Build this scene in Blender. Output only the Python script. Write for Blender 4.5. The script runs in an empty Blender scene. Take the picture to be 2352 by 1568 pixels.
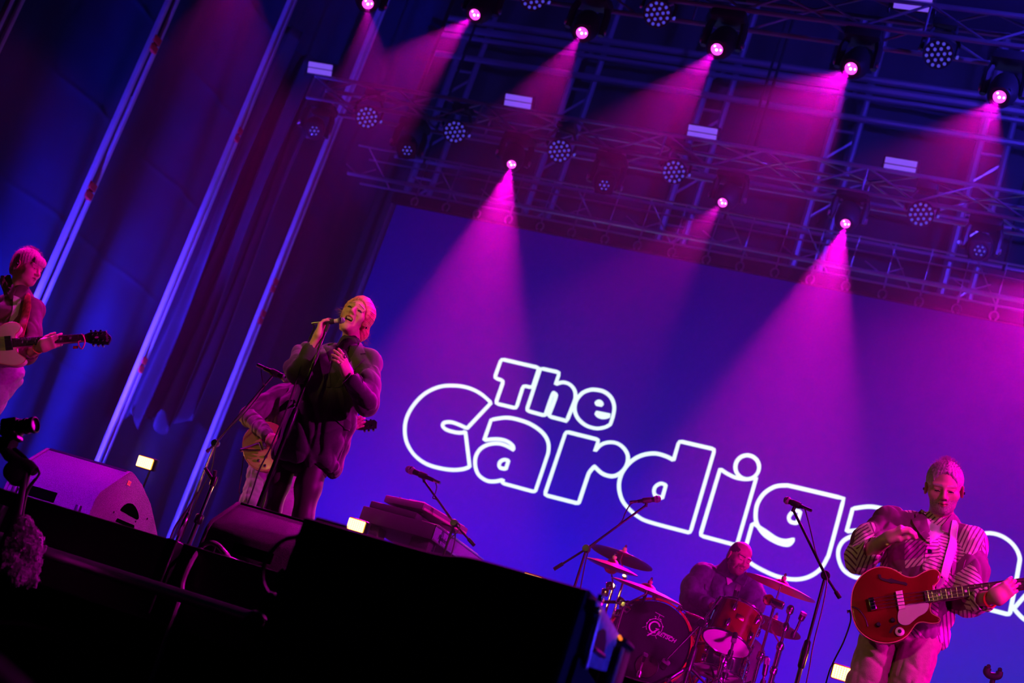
import bpy, bmesh, math, random
import numpy as np
from mathutils import Vector, Matrix
random.seed(7); RNG = np.random.default_rng(7)
SC = bpy.context.scene; COL = SC.collection
# ------------------------------------------------------------------ camera
EYE = Vector((0, 0, -0.57))                      # stage deck is z = 0, the photographer stands lower, in the pit
PITCH, ROLL, YAW, FPX = math.radians(16.27), math.radians(-18.99), math.radians(21.58), 3506.0
CAMROT = Matrix.Rotation(YAW, 3, 'Z') @ Matrix.Rotation(PITCH, 3, 'X') @ Matrix.Rotation(ROLL, 3, 'Y')
cam = bpy.data.cameras.new('camera'); camo = bpy.data.objects.new('camera', cam); COL.objects.link(camo)
camo.matrix_world = Matrix.Translation(EYE) @ (CAMROT @ Matrix.Rotation(math.pi/2, 3, 'X')).to_4x4()
cam.sensor_width = 36; cam.lens = FPX/2352*36; cam.clip_end = 200; cam.clip_start = .05
cam.dof.use_dof = True; cam.dof.focus_distance = 8.0; cam.dof.aperture_fstop = 2.8
SC.camera = camo
# ------------------------------------------------------------------ view, world
SC.view_settings.view_transform = 'Standard'; SC.view_settings.look = 'None'
SC.view_settings.gamma = 1; SC.view_settings.use_curve_mapping = False; SC.view_settings.exposure = 0.0
SC.cycles.use_denoising = True; SC.cycles.max_bounces = 5; SC.cycles.diffuse_bounces = 2; SC.cycles.glossy_bounces = 2
SC.cycles.transmission_bounces = 3; SC.cycles.volume_bounces = 0; SC.cycles.use_light_tree = False; SC.cycles.transparent_max_bounces = 6
SC.cycles.caustics_reflective = False; SC.cycles.caustics_refractive = False
SC.cycles.sample_clamp_indirect = 4; SC.cycles.adaptive_threshold = 0.03
W = bpy.data.worlds.new('night'); SC.world = W; W.use_nodes = True
bg = W.node_tree.nodes['Background']; bg.inputs[0].default_value = (.02, .10, .35, 1); bg.inputs[1].default_value = .008
# ------------------------------------------------------------------ pixel (2352 x 1568 frame) + depth along the stage -> point of the place
def ray(px, py): return CAMROT @ Vector(((px-1176)/FPX, 1, -(py-784)/FPX))
def at(px, py, Y): d = ray(px, py); return EYE + d*(Y/d.y)
def xat(rx, rz, Y): return EYE + Vector((rx*Y, Y, rz*Y))
# ------------------------------------------------------------------ lamps
MAG = (1, 0.0, .72); BLU = (.05, .025, 1); VIO = (.50, 0.0, 1); WARM = (1, .68, .12)
def lamp(name, p, q, power, color, size=30, blend=.25, r=.07):
    l = bpy.data.lights.new(name, 'SPOT'); l.energy = power; l.color = color; l.spot_size = math.radians(size); l.spot_blend = blend
    l.shadow_soft_size = r
    o = bpy.data.objects.new(name, l); COL.objects.link(o); o.location = p
    o.rotation_euler = (Vector(q)-Vector(p)).to_track_quat('-Z', 'Y').to_euler(); return o
#FRONT
lamp('side_wash_magenta', (5.4, 6.2, 4.2), (-1.2, 7.6, 1.0), 3400, MAG, 42, .6, .12)
lamp('floor_wash_magenta', (2.2, 5.7, .35), (-1.9, 9.9, 1.15), 500, MAG, 32, .6, .1)
lamp('drum_floor_wash', (-.85, 8.35, .15), (-2.0, 9.9, 1.2), 150, MAG, 80, .6, .06)
lamp('wedge_wash_violet', (-6.5, -2.5, 6.0), (-4.5, 6.3, .2), 15000, VIO, 7, .5, .2)
lamp('bag_fill_magenta', (1.5, 1.0, 4.5), (-3.55, 5.0, -.15), 260, MAG, 5, .5, .1)  # added narrow spot, only tints the plastic bag magenta
lamp('key_warm_singer', (-6.0, -3.0, 2.8), (-3.72, 6.9, 1.6), 1500, WARM, 6, .6, .1)
lamp('key_warm_rear', (-6.0, -3.0, 2.8), (-4.95, 8.55, .95), 420, WARM, 3.4, .6, .1)
lamp('key_warm_guitar', (-6.0, -3.0, 2.8), (-6.35, 7.5, 1.0), 190, WARM, 7, .5, .1)
lamp('key_warm_bass', (-6.0, -3.0, 2.8), (-.75, 7.3, .75), 330, WARM, 9, .5, .1)
lamp('front_wash_bass', (4.2, 1.5, 4.2), (-.5, 7.3, 1.1), 1500, MAG, 15, .6, .12)
lamp('added_rim_singer', (-1.9, 8.36, 6.6), (-3.65, 7.0, 1.4), 1500, MAG, 22, .5, .1)  # rim lamps added out of view to strengthen the performers' edge light
lamp('added_rim_bass', (1.2, 8.36, 6.6), (-.5, 7.4, 1.3), 1300, MAG, 24, .5, .1)
lamp('added_rim_guitar', (-5.0, 8.36, 6.6), (-6.3, 7.7, 1.3), 1300, MAG, 26, .5, .1)
lamp('side_rim_magenta', (-9.2, 8.3, 4.2), (-5.2, 8.2, 1.1), 700, MAG, 34, .5, .15)
lamp('wall_wash_blue', (-9.45, 9.6, .2), (-10.2, 12.4, 1.3), 6500, BLU, 56, 1, .1)
lamp('tower_uplight_blue', (-9.45, 11.3, .15), (-9.88, 12.35, 3.6), 3200, BLU, 30, .9, .1)
lamp('tower_uplight_rear', (-9.45, 13.3, .15), (-9.88, 14.4, 3.8), 3200, BLU, 30, .9, .1)
lamp('tower_uplight_far', (-9.45, 15.6, .15), (-9.88, 16.42, 4.0), 900, BLU, 30, .9, .1)
lamp('pit_side_blue', (1.8, 4.35, .1), (-1.1, 4.25, -.1), 210, BLU, 16, .6, .1)
lamp('roof_wash_blue', (2.6, 10.0, 7.2), (-3.0, 17.0, 8.0), 5200, BLU, 74, .9, .15)
#ENDFRONT
# ------------------------------------------------------------------ materials
MATS = {}
def mat(name, col, rough=.5, metal=0, noise=0, nscale=30, bump=0, bscale=60, spec=.5, coat=0, sheen=0, alpha=1, emit=None, es=0, trans=0, sss=0):
    if name in MATS: return MATS[name]
    m = bpy.data.materials.new(name); m.use_nodes = True; nt = m.node_tree; b = nt.nodes['Principled BSDF']
    b.inputs['Base Color'].default_value = (*col, 1); b.inputs['Roughness'].default_value = rough; b.inputs['Metallic'].default_value = metal
    b.inputs['Specular IOR Level'].default_value = spec; b.inputs['Coat Weight'].default_value = coat
    b.inputs['Sheen Weight'].default_value = sheen; b.inputs['Alpha'].default_value = alpha; b.inputs['Transmission Weight'].default_value = trans
    if emit: b.inputs['Emission Color'].default_value = (*emit, 1); b.inputs['Emission Strength'].default_value = es
    if noise or bump:
        tc = nt.nodes.new('ShaderNodeTexCoord')
    if noise:
        n = nt.nodes.new('ShaderNodeTexNoise'); n.inputs['Scale'].default_value = nscale; n.inputs['Detail'].default_value = 4
        nt.links.new(tc.outputs['Object'], n.inputs['Vector'])
        r = nt.nodes.new('ShaderNodeMapRange'); r.inputs[1].default_value = .3; r.inputs[2].default_value = .7
        r.inputs[3].default_value = 1-noise; r.inputs[4].default_value = 1+noise
        mx = nt.nodes.new('ShaderNodeMix'); mx.data_type = 'RGBA'; mx.blend_type = 'MULTIPLY'; mx.inputs[0].default_value = 1
        mx.inputs[6].default_value = (*col, 1)
        nt.links.new(n.outputs[0], r.inputs[0]); nt.links.new(r.outputs[0], mx.inputs[7]); nt.links.new(mx.outputs[2], b.inputs['Base Color'])
    if bump:
        n = nt.nodes.new('ShaderNodeTexNoise'); n.inputs['Scale'].default_value = bscale; n.inputs['Detail'].default_value = 5
        nt.links.new(tc.outputs['Object'], n.inputs['Vector'])
        bp = nt.nodes.new('ShaderNodeBump'); bp.inputs['Strength'].default_value = bump; bp.inputs['Distance'].default_value = .02
        nt.links.new(n.outputs[0], bp.inputs['Height']); nt.links.new(bp.outputs[0], b.inputs['Normal'])
    MATS[name] = m; return m
def emat(name, col, s):
    if name in MATS: return MATS[name]
    m = bpy.data.materials.new(name); m.use_nodes = True; nt = m.node_tree; nt.nodes.clear()
    e = nt.nodes.new('ShaderNodeEmission'); e.inputs[0].default_value = (*col, 1); e.inputs[1].default_value = s
    o = nt.nodes.new('ShaderNodeOutputMaterial'); nt.links.new(e.outputs[0], o.inputs[0]); MATS[name] = m; return m
BLACK = mat('black_paint', (.012, .012, .013), .5); BLACKM = mat('black_metal', (.02, .02, .022), .35, .6)
RUBBER = mat('black_rubber', (.012, .012, .012), .6); CHROME = mat('chrome', (.75, .75, .78), .12, 1); STEEL = mat('galvanised_steel', (.5, .5, .52), .38, .85, noise=.15, nscale=12)
ALU = mat('aluminium', (.6, .6, .62), .35, .85, noise=.1, nscale=20); BRASS = mat('cymbal_bronze', (.75, .5, .2), .3, 1, noise=.12, nscale=9)
DARKTARP = mat('dark_tarpaulin', (.03, .035, .05), .55, bump=.15, bscale=3)
# ------------------------------------------------------------------ object helpers
ORG = {}
def setp(o, label=None, cat=None, group=None, kind=None):
    for k, v in (('label', label), ('category', cat), ('group', group), ('kind', kind)):
        if v: o[k] = v
    return o
def thing(name, label, cat, loc, group=None, kind=None):
    o = bpy.data.objects.new(name, None); COL.objects.link(o); o.location = Vector(loc); o.empty_display_size = .1
    ORG[o.name] = Vector(loc); return setp(o, label, cat, group, kind)
def shade(me, smooth, angle=40):
    if not smooth: return
    me.polygons.foreach_set('use_smooth', [True]*len(me.polygons))
    if angle < 180: me.set_sharp_from_angle(angle=math.radians(angle))
def part(name, geo, m, parent=None, label=None, smooth=True, angle=40, mats=None, midx=None, kind=None):
    """geo = (verts in world space, faces); one mesh object, child of parent."""
    v, f = geo[0], geo[1]
    org = ORG[parent.name] if parent is not None else Vector((0, 0, 0))
    if parent is None:
        a = np.asarray(v, float); org = Vector(((a[:, 0].min()+a[:, 0].max())/2, (a[:, 1].min()+a[:, 1].max())/2, a[:, 2].min()))
    me = bpy.data.meshes.new(name)
    a = np.asarray(v, np.float64).reshape(-1, 3)-np.array(org)
    me.from_pydata(a.tolist() if len(a) < 20000 else a, [], f if not isinstance(f, np.ndarray) else f.tolist())
    for mm in (mats or [m]): me.materials.append(mm)
    if midx is not None: me.polygons.foreach_set('material_index', np.asarray(midx, np.int32))
    shade(me, smooth, angle); me.update()
    o = bpy.data.objects.new(name, me); COL.objects.link(o)
    if parent is not None: o.parent = parent; ORG[o.name] = org
    else: o.location = org; ORG[o.name] = org
    if label: o['label'] = label
    if kind: o['kind'] = kind
    return o
def solo(name, geo, m, label, cat, group=None, kind=None, **k):
    return setp(part(name, geo, m, None, **k), label, cat, group, kind)
def copy_tree(o, loc, label=None, parent=None, rotz=None):
    c = o.copy(); COL.objects.link(c); ORG[c.name] = Vector(loc) if loc is not None else ORG[o.name]
    if parent is not None: c.parent = parent
    else: c.location = loc
    if rotz is not None: c.rotation_euler = (0, 0, rotz)
    if label: c['label'] = label
    for ch in [x for x in o.children]: copy_tree(ch, None, None, c)
    return c
# ------------------------------------------------------------------ geometry helpers: each gives (verts, faces)
def merge(*gs):
    V, F = [], []
    for v, f in gs:
        n = len(V); V += [tuple(x) for x in v]; F += [tuple(i+n for i in q) for q in f]
    return V, F
def xf(g, M): return [tuple(M @ Vector(p)) for p in g[0]], g[1]
def frame(o, x, up):
    """matrix with origin o, X along x, Z as near to up as it can be"""
    x = Vector(x).normalized(); z = Vector(up); z = (z-x*z.dot(x)).normalized(); y = z.cross(x)
    M = Matrix.Identity(4)
    for i in range(3): M[i][0], M[i][1], M[i][2], M[i][3] = x[i], y[i], z[i], o[i]
    return M
def frameZ(o, z, x=(1, 0, 0)):
    z = Vector(z).normalized(); x = Vector(x); x = (x-z*x.dot(z))
    if x.length < 1e-4: x = Vector((0, 1, 0)); x = x-z*x.dot(z)
    x.normalize(); y = z.cross(x); M = Matrix.Identity(4)
    for i in range(3): M[i][0], M[i][1], M[i][2], M[i][3] = x[i], y[i], z[i], o[i]
    return M
def spline(pts, n=8, closed=False):
    P = [Vector(p) for p in pts]; out = []; m = len(P)
    for i in range(m if closed else m-1):
        g = (lambda k: P[k % m]) if closed else (lambda k: P[min(max(k, 0), m-1)])
        a, b, c, d = g(i-1), g(i), g(i+1), g(i+2)
        for j in range(n):
            t = j/n
            out.append(.5*((2*b)+(c-a)*t+(2*a-5*b+4*c-d)*t*t+(3*b-a-3*c+d)*t**3))
    if not closed: out.append(P[-1])
    return out
def tube(pts, r, n=8, caps=True, closed=False):
    P = [Vector(p) for p in pts]; m = len(P); V, F = [], []
    rs = r if isinstance(r, (list, tuple)) else [r]*m
    prev = None
    for i in range(m):
        t = ((P[(i+1) % m]-P[i-1]) if closed else (P[min(i+1, m-1)]-P[max(i-1, 0)])).normalized()
        if prev is None:
            u = t.orthogonal().normalized()
        else:
            u = prev-t*prev.dot(t); u = u.normalized() if u.length > 1e-6 else t.orthogonal().normalized()
        prev = u; w = t.cross(u)
        for k in range(n):
            a = 2*math.pi*k/n; V.append(P[i]+(u*math.cos(a)+w*math.sin(a))*rs[i])
    for i in range(m if closed else m-1):
        for k in range(n):
            a, b = i*n+k, i*n+(k+1) % n; c, d = ((i+1) % m)*n+(k+1) % n, ((i+1) % m)*n+k
            F.append((a, b, c, d))
    if caps and not closed: F.append(tuple(range(n-1, -1, -1))); F.append(tuple((m-1)*n+k for k in range(n)))
    return V, F
def lathe(profile, M=None, n=24, close=True):
    """profile: (r, z) pairs; revolved round local Z"""
    V, F = [], []
    m = len(profile)
    for r, z in profile:
        for k in range(n):
            a = 2*math.pi*k/n; V.append(Vector((r*math.cos(a), r*math.sin(a), z)))
    for i in range(m-1):
        for k in range(n):
            F.append((i*n+k, i*n+(k+1) % n, (i+1)*n+(k+1) % n, (i+1)*n+k))
    if close:
        F.append(tuple(range(n-1, -1, -1))); F.append(tuple((m-1)*n+k for k in range(n)))
    return ([tuple((M @ v) if M else v) for v in V], F)
def bm_geo(bm):
    bm.verts.index_update()
    g = ([tuple(v.co) for v in bm.verts], [tuple(v.index for v in f.verts) for f in bm.faces]); bm.free(); return g
def box(sx, sy, sz, M=None, bev=0, seg=2, c=(0, 0, 0)):
    """box of full sizes centred on c, bevelled"""
    bm = bmesh.new(); bmesh.ops.create_cube(bm, size=1)
    for v in bm.verts: v.co = Vector((v.co.x*sx+c[0], v.co.y*sy+c[1], v.co.z*sz+c[2]))
    if bev: bmesh.ops.bevel(bm, geom=bm.edges[:], offset=bev, segments=seg, affect='EDGES', profile=.5)
    g = bm_geo(bm); return xf(g, M) if M else g
def prism(outline, d, M=None, bev=0, seg=2, z0=None):
    """outline in local XY, extruded from z0 (default -d/2) by d along local Z"""
    bm = bmesh.new(); z = -d/2 if z0 is None else z0
    vs = [bm.verts.new((p[0], p[1], z)) for p in outline]; f = bm.faces.new(vs)
    if f.normal.z > 0 or sum(outline[i-1][0]*outline[i][1]-outline[i][0]*outline[i-1][1] for i in range(len(outline))) > 0: f.normal_flip()
    r = bmesh.ops.extrude_face_region(bm, geom=[f]); top = [e for e in r['geom'] if isinstance(e, bmesh.types.BMVert)]
    bmesh.ops.translate(bm, verts=top, vec=(0, 0, d))
    bmesh.ops.recalc_face_normals(bm, faces=bm.faces[:])
    if bev:
        es = [e for e in bm.edges if abs(e.verts[0].co.z-e.verts[1].co.z) < 1e-6]
        bmesh.ops.bevel(bm, geom=es, offset=bev, segments=seg, affect='EDGES', profile=.5)
    g = bm_geo(bm); return xf(g, M) if M else g
def hull(pts, bev=0, seg=2):
    bm = bmesh.new()
    for p in pts: bm.verts.new(p)
    bmesh.ops.convex_hull(bm, input=bm.verts[:]); bmesh.ops.dissolve_limit(bm, angle_limit=.01, verts=bm.verts[:], edges=bm.edges[:])
    bmesh.ops.recalc_face_normals(bm, faces=bm.faces[:])
    if bev: bmesh.ops.bevel(bm, geom=bm.edges[:], offset=bev, segments=seg, affect='EDGES', profile=.5)
    return bm_geo(bm)
def grid(fn, nu, nv, thick=0):
    """surface fn(u, v) -> point, as a sheet; thick gives it a back"""
    V = [Vector(fn(i/nu, j/nv)) for j in range(nv+1) for i in range(nu+1)]; F = []
    for j in range(nv):
        for i in range(nu):
            a = j*(nu+1)+i; F.append((a, a+1, a+nu+2, a+nu+1))
    if thick:
        n = len(V); N = [Vector((0, 0, 0)) for _ in V]
        for f in F:
            q = (V[f[1]]-V[f[0]]).cross(V[f[3]]-V[f[0]])
            for k in f: N[k] = N[k]+q
        V = V+[V[k]-N[k].normalized()*thick for k in range(n)]
        B = [tuple(k+n for k in reversed(f)) for f in F]; S = []
        w = nu+1
        rim = [i for i in range(w)]+[j*w+nu for j in range(1, nv+1)]+[nv*w+i for i in range(nu-1, -1, -1)]+[j*w for j in range(nv-1, 0, -1)]
        for a, b in zip(rim, rim[1:]+rim[:1]): S.append((b, a, a+n, b+n))
        F = F+B+S
    return V, F
CYL = {}
def bar(name, p, q, r, m, parent, n=8, box_=False):
    """a straight piece whose mesh is shared by all of its kind (only its place, turn and length differ)"""
    key = (m.name, n, box_)
    if key not in CYL:
        g = box(2, 2, 1, None, 0, 1, (0, 0, .5)) if box_ else tube([(0, 0, 0), (0, 0, 1)], 1, n)
        me = bpy.data.meshes.new(name); me.from_pydata([tuple(v) for v in g[0]], [], g[1]); me.materials.append(m); shade(me, not box_); CYL[key] = me
    p, q = Vector(p), Vector(q); o = bpy.data.objects.new(name, CYL[key]); COL.objects.link(o)
    o.parent = parent; o.location = p-ORG[parent.name]; ORG[o.name] = p
    o.rotation_euler = (q-p).to_track_quat('Z', 'Y').to_euler(); o.scale = (r, r, (q-p).length); return o
# ================================================================== the setting
STAGE_Y0, SCREEN_Y, WALL_X = 5.42, 17.0, -10.0
deck_m = mat('stage_deck', (.012, .012, .014), .55, noise=.3, nscale=6, bump=.1, bscale=40)
setp(part('floor', box(16, 14.2, .06, None, .005, 1, (-4.0, STAGE_Y0+7.1, -.03)), deck_m), kind='structure')
setp(part('floor', box(40, 34, .1, None, 0, 1, (-4, 4, -1.72)), mat('pit_ground', (.01, .011, .012), .8, noise=.3, nscale=3)), kind='structure')
# tarpaulin skin of the stage: folds and horizontal weld seams are in the cloth itself
tarp = mat('side_tarpaulin', (.010, .045, .10), .6, noise=.12, nscale=2.5, bump=.12, bscale=5)
def wl(u, v):
    y = 6.2+u*12.6; z = -.3+v*12.0
    b = .05*math.sin(y*3.1+.5*math.sin(z*.6))+.035*math.sin(y*6.7+z*.2)+.012*math.sin(y*13+.8*z)+.01*math.sin(z*2.3+y*5)
    s = 0
    for zs in (1.1, 2.35, 3.6, 4.85, 6.1, 7.35, 8.6, 9.85): s += .006*math.exp(-((z-zs-.008*math.sin(y*2))/.022)**2)
    return Vector((WALL_X-.28+b*.8+s, y, z))
wall_left = setp(part('wall_left', grid(wl, 160, 480), tarp, angle=180), kind='structure')
def wb(u, v):
    x = -10.4+u*16.4; z = -.3+v*12
    return Vector((x, 18.75+.05*math.sin(x*4+.5*math.sin(z))+.03*math.sin(x*9), z))
setp(part('wall_back', grid(wb, 150, 24), mat('back_drape', (.02, .022, .03), .8), angle=180), kind='structure')
def rf(u, v):
    x = -10.5+u*17; y = 5+v*14
    return Vector((x, y, 11.3-.1*abs(math.sin(y*1.5))-.02*(y-5)))
setp(part('ceiling', grid(rf, 30, 50), DARKTARP, angle=180), kind='structure')
# front edge of the stage: facing board, shadow gap, and the tubes below
edge_m = mat('stage_facing', (.012, .010, .011), .6, noise=.35, nscale=8, bump=.2, bscale=25)
fb = setp(part('trim_1', box(16, .05, .19, None, .004, 1, (-4, STAGE_Y0-.03, -.10)), edge_m), kind='structure')
for i in range(10):
    g = box(1.57, .03, .13, None, .004, 1, (-11.2+i*1.6, STAGE_Y0-.07, -.27)); o = part('plank', g, edge_m, fb)
for i in range(12): part('bracket', box(.05, .06, .30, None, .004, 1, (-11.4+i*1.37, STAGE_Y0-.10, -.16)), BLACKM, fb)
rail = thing('scaffold_rail', 'long steel tube running below the front edge of the stage', 'scaffold tube', (-4, STAGE_Y0-.2, -.78))
pz = EYE.z+.0685*(STAGE_Y0-.22)
part('tube', tube([(-11.5, STAGE_Y0-.22, pz), (-2.2, STAGE_Y0-.22, pz)], .026, 12), STEEL, rail)
for x in (-8.4, -6.2, -4.0, -2.6): part('coupler', box(.09, .09, .1, None, .015, 2, (x, STAGE_Y0-.2, pz)), BLACKM, rail)
under = setp(part('trim_2', grid(lambda u, v: Vector((-12+16*u, STAGE_Y0+.25+.05*math.sin(u*70), -1.7+1.6*v)), 160, 6), mat('stage_skirt', (.008, .008, .009), .9)), kind='structure')
for k, x in enumerate((-8.2, -6.1, -4.03, -1.95)):
    g = merge(tube([(x, STAGE_Y0-.05, -1.7), (x, STAGE_Y0-.05, -.2)], .024, 10), tube([(x, STAGE_Y0-.03, -1.6), (x+1.9, STAGE_Y0-.03, -.35)], .02, 8))
    sp = thing('stage_support', ['steel stage leg with a sloping brace, far end under the stage', 'steel stage leg with a sloping brace under the camera arm wedge', 'steel stage leg with a sloping brace under the stage by the looping cable', 'steel stage leg hidden in the dark beside the big black cabinet'][k], 'stage leg', (x, STAGE_Y0-.05, -1.67), 'steel legs below the stage front')
    part('leg', tube([(x, STAGE_Y0-.05, -1.67), (x, STAGE_Y0-.05, -.07)], .024, 10), STEEL, sp)
    part('brace', tube([(x, STAGE_Y0-.0, -1.6), (x+1.9, STAGE_Y0-.0, -.35)], .02, 8), STEEL, sp)
# ------------------------------------------------------------------ side towers: double-rail uprights with red bands
RED = mat('red_tape', (.8, .03, .03), .5)
postm = mat('upright_steel', (.75, .75, .8), .4, .2, noise=.08, nscale=6)
WEBM = mat('upright_web', (.05, .07, .14), .5)
def side_post(Y, label, bands, gaps, hw=.06):
    x = WALL_X+.12; t = thing('tower_upright', label, 'scaffold post', (x, Y, 0), 'uprights along the side wall')
    a, b = Vector((x, Y-hw, 0)), Vector((x, Y+hw, 0))
    for k, c in enumerate((a, b)):
        part('rail', box(.06, .05, 11.2, None, .01, 2, (c.x, c.y, 5.6)), postm, t)
    z = .2
    while z < 11:
        h = 1.6
        if not any(g0 < z+.8 < g1 for g0, g1 in gaps): part('web_plate', box(.02, hw*2-.05, h-.08, None, .002, 1, (x-.01, Y, z+h/2)), WEBM, t)
        z += h
    for zb in bands:
        part('red_band', box(.05, hw*2+.01, .085, None, .01, 1, (x+.02, Y, zb+.05)), RED, t); part('red_band', box(.05, hw*2+.01, .085, None, .01, 1, (x+.02, Y, zb-.05)), RED, t)
    return t
def zrel(py_pt, Y): return at(*py_pt, Y).z
side_post(10.3, 'blue-lit double rail upright nearest the front, cut by the top corner', [6.0], [])
side_post(12.35, 'bright double rail upright rising behind the guitarist with the cream guitar', [zrel((325, 97), 12.35), zrel((177, 432), 12.35)], [(4.0, 5.2), (6.9, 7.8)])
side_post(14.4, 'bright slim upright behind the orange lamp, rising to the top edge', [zrel((524, 305), 14.4), zrel((305, 832), 14.4)], [(5.0, 6.2)], .042)
side_post(16.42, 'dim violet upright next to the left edge of the screen', [zrel((585, 645), 16.42), zrel((560, 718), 16.42)], [(4.9, 5.9)], .05)
# ------------------------------------------------------------------ scaffold behind the screen
scf = mat('scaffold_tube', (.5, .5, .53), .4, .8)
sc = thing('back_scaffold', 'scaffold frame of uprights and ledgers high behind the screen', 'scaffold', (-4, 18.4, 0))
for rx in (-.52, -.42, -.313, -.212, -.108, -.005):
    x = rx*18.4
    bar('standard', (x, 18.4, 0), (x, 18.4, 10.9), .055, scf, sc); bar('standard', (x+.35, 18.4, 0), (x+.35, 18.4, 10.9), .045, scf, sc)
    for k in range(14): bar('lacing', (x, 18.4, 4.6+k*.45), (x+.35, 18.4, 4.6+k*.45+(.35 if k % 2 else 0)), .02, scf, sc)
for rz, r in ((.568, .05), (.560, .06), (.553, .035), (.535, .045), (.47, .03), (.44, .03)):
    bar('ledger', (-9.9, 18.3, EYE.z+rz*18.4), (4.5, 18.3, EYE.z+rz*18.4), r, scf, sc)
# ================================================================== video wall with the band's name in outline
SY = SCREEN_Y
sx0, sx1, sz0, sz1 = EYE.x-.524*SY, 2.1, .35, EYE.z+.402*SY
m = bpy.data.materials.new('video_picture'); m.use_nodes = True; nt = m.node_tree; nt.nodes.clear(); N = nt.nodes.new
geo = N('ShaderNodeNewGeometry'); sep = N('ShaderNodeSeparateXYZ'); nt.links.new(geo.outputs['Position'], sep.inputs[0])
mr = N('ShaderNodeMapRange'); mr.inputs[1].default_value = .3; mr.inputs[2].default_value = 6.2; nt.links.new(sep.outputs['Z'], mr.inputs[0])
cr = N('ShaderNodeValToRGB'); nt.links.new(mr.outputs[0], cr.inputs[0])
el = cr.color_ramp.elements; el[0].position = 0; el[0].color = (.012, .0, .80, 1); el[1].position = 1; el[1].color = (.002, 0, .13, 1)
e = el.new(.35); e.color = (.002, .002, .62, 1); e = el.new(.62); e.color = (.0, .001, .27, 1)
mrx = N('ShaderNodeMapRange'); mrx.inputs[1].default_value = -2.6; mrx.inputs[2].default_value = -.2; nt.links.new(sep.outputs['X'], mrx.inputs[0])
mrz = N('ShaderNodeMapRange'); mrz.inputs[1].default_value = 3.6; mrz.inputs[2].default_value = 1.8; nt.links.new(sep.outputs['Z'], mrz.inputs[0])
mul = N('ShaderNodeMath'); mul.operation = 'MULTIPLY'; nt.links.new(mrx.outputs[0], mul.inputs[0]); nt.links.new(mrz.outputs[0], mul.inputs[1])
mx = N('ShaderNodeMix'); mx.data_type = 'RGBA'; mx.inputs[7].default_value = (.0, .024, .38, 1); nt.links.new(mul.outputs[0], mx.inputs[0]); nt.links.new(cr.outputs[0], mx.inputs[6])
em = N('ShaderNodeEmission'); nt.links.new(mx.outputs[2], em.inputs[0]); em.inputs[1].default_value = SCREEN_GAIN = 1.1
ou = N('ShaderNodeOutputMaterial'); nt.links.new(em.outputs[0], ou.inputs[0]); PICT = m
vw = thing('video_wall', 'large blue video wall showing the band name in white outlines', 'screen', ((sx0+sx1)/2, SY, 0))
part('picture', box(sx1-sx0, .02, sz1-sz0, None, 0, 1, ((sx0+sx1)/2, SY, (sz0+sz1)/2)), PICT, vw)
part('cabinet', box(sx1-sx0+.06, .12, sz1-sz0+.06, None, .01, 1, ((sx0+sx1)/2, SY+.08, (sz0+sz1)/2)), BLACK, vw)
part('header', box(sx1-sx0+.2, .14, .16, None, .01, 1, ((sx0+sx1)/2, SY+.05, sz1+.11)), BLACKM, vw)
part('side_strip', box(.05, .1, sz1-sz0, None, .01, 1, (sx0-.05, SY, (sz0+sz1)/2)), ALU, vw)
for x in np.arange(sx0+.5, sx1, 2.0): part('foot', box(.1, .3, sz0, None, .01, 1, (x, SY+.2, sz0/2)), BLACKM, vw)
GLOW = emat('white_letter_light', (.80, .97, 1.0), 1.25)
c4 = lambda x, y: (900+x/2.751, 780+y/2.751); c5 = lambda x, y: (1552+x/2.94, 950+y/2.94)
def path(pts, cv):
    """points with a third entry are corners; the rest are passed smoothly"""
    P = [cv(p[0], p[1]) for p in pts]; C = [i for i, p in enumerate(pts) if len(p) > 2]
    W3 = [at(p[0], p[1], SY-.02) for p in P]
    if not C: return spline(W3, 6, True)
    n = len(P); out = []
    for a, b in zip(C, C[1:]+[C[0]+n]):
        seg = [W3[i % n] for i in range(a, b+1)]
        if len(seg) == 2: s = seg
        else: s = spline(seg, 6)
        out += s[:-1]
    # soften corners a little
    res = []
    for i, p in enumerate(out):
        a, b = out[i-1], out[(i+1) % len(out)]
        u, w = (p-a), (b-p)
        if u.length > .12 and w.length > .03 and u.angle(w, 0) > .5 or w.length > .12 and u.length > .03 and u.angle(w, 0) > .5:
            d = .035
            res += [p-u.normalized()*min(d, u.length*.4), p+(w.normalized()-u.normalized())*d*.22, p+w.normalized()*min(d, w.length*.4)]
        else: res.append(p)
    return res
def ring(P, r=.024):
    return tube(P, r, 6, closed=True)
def dup(geo, d): return [Vector(v)+d for v in geo[0]], geo[1]
c = 1
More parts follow.
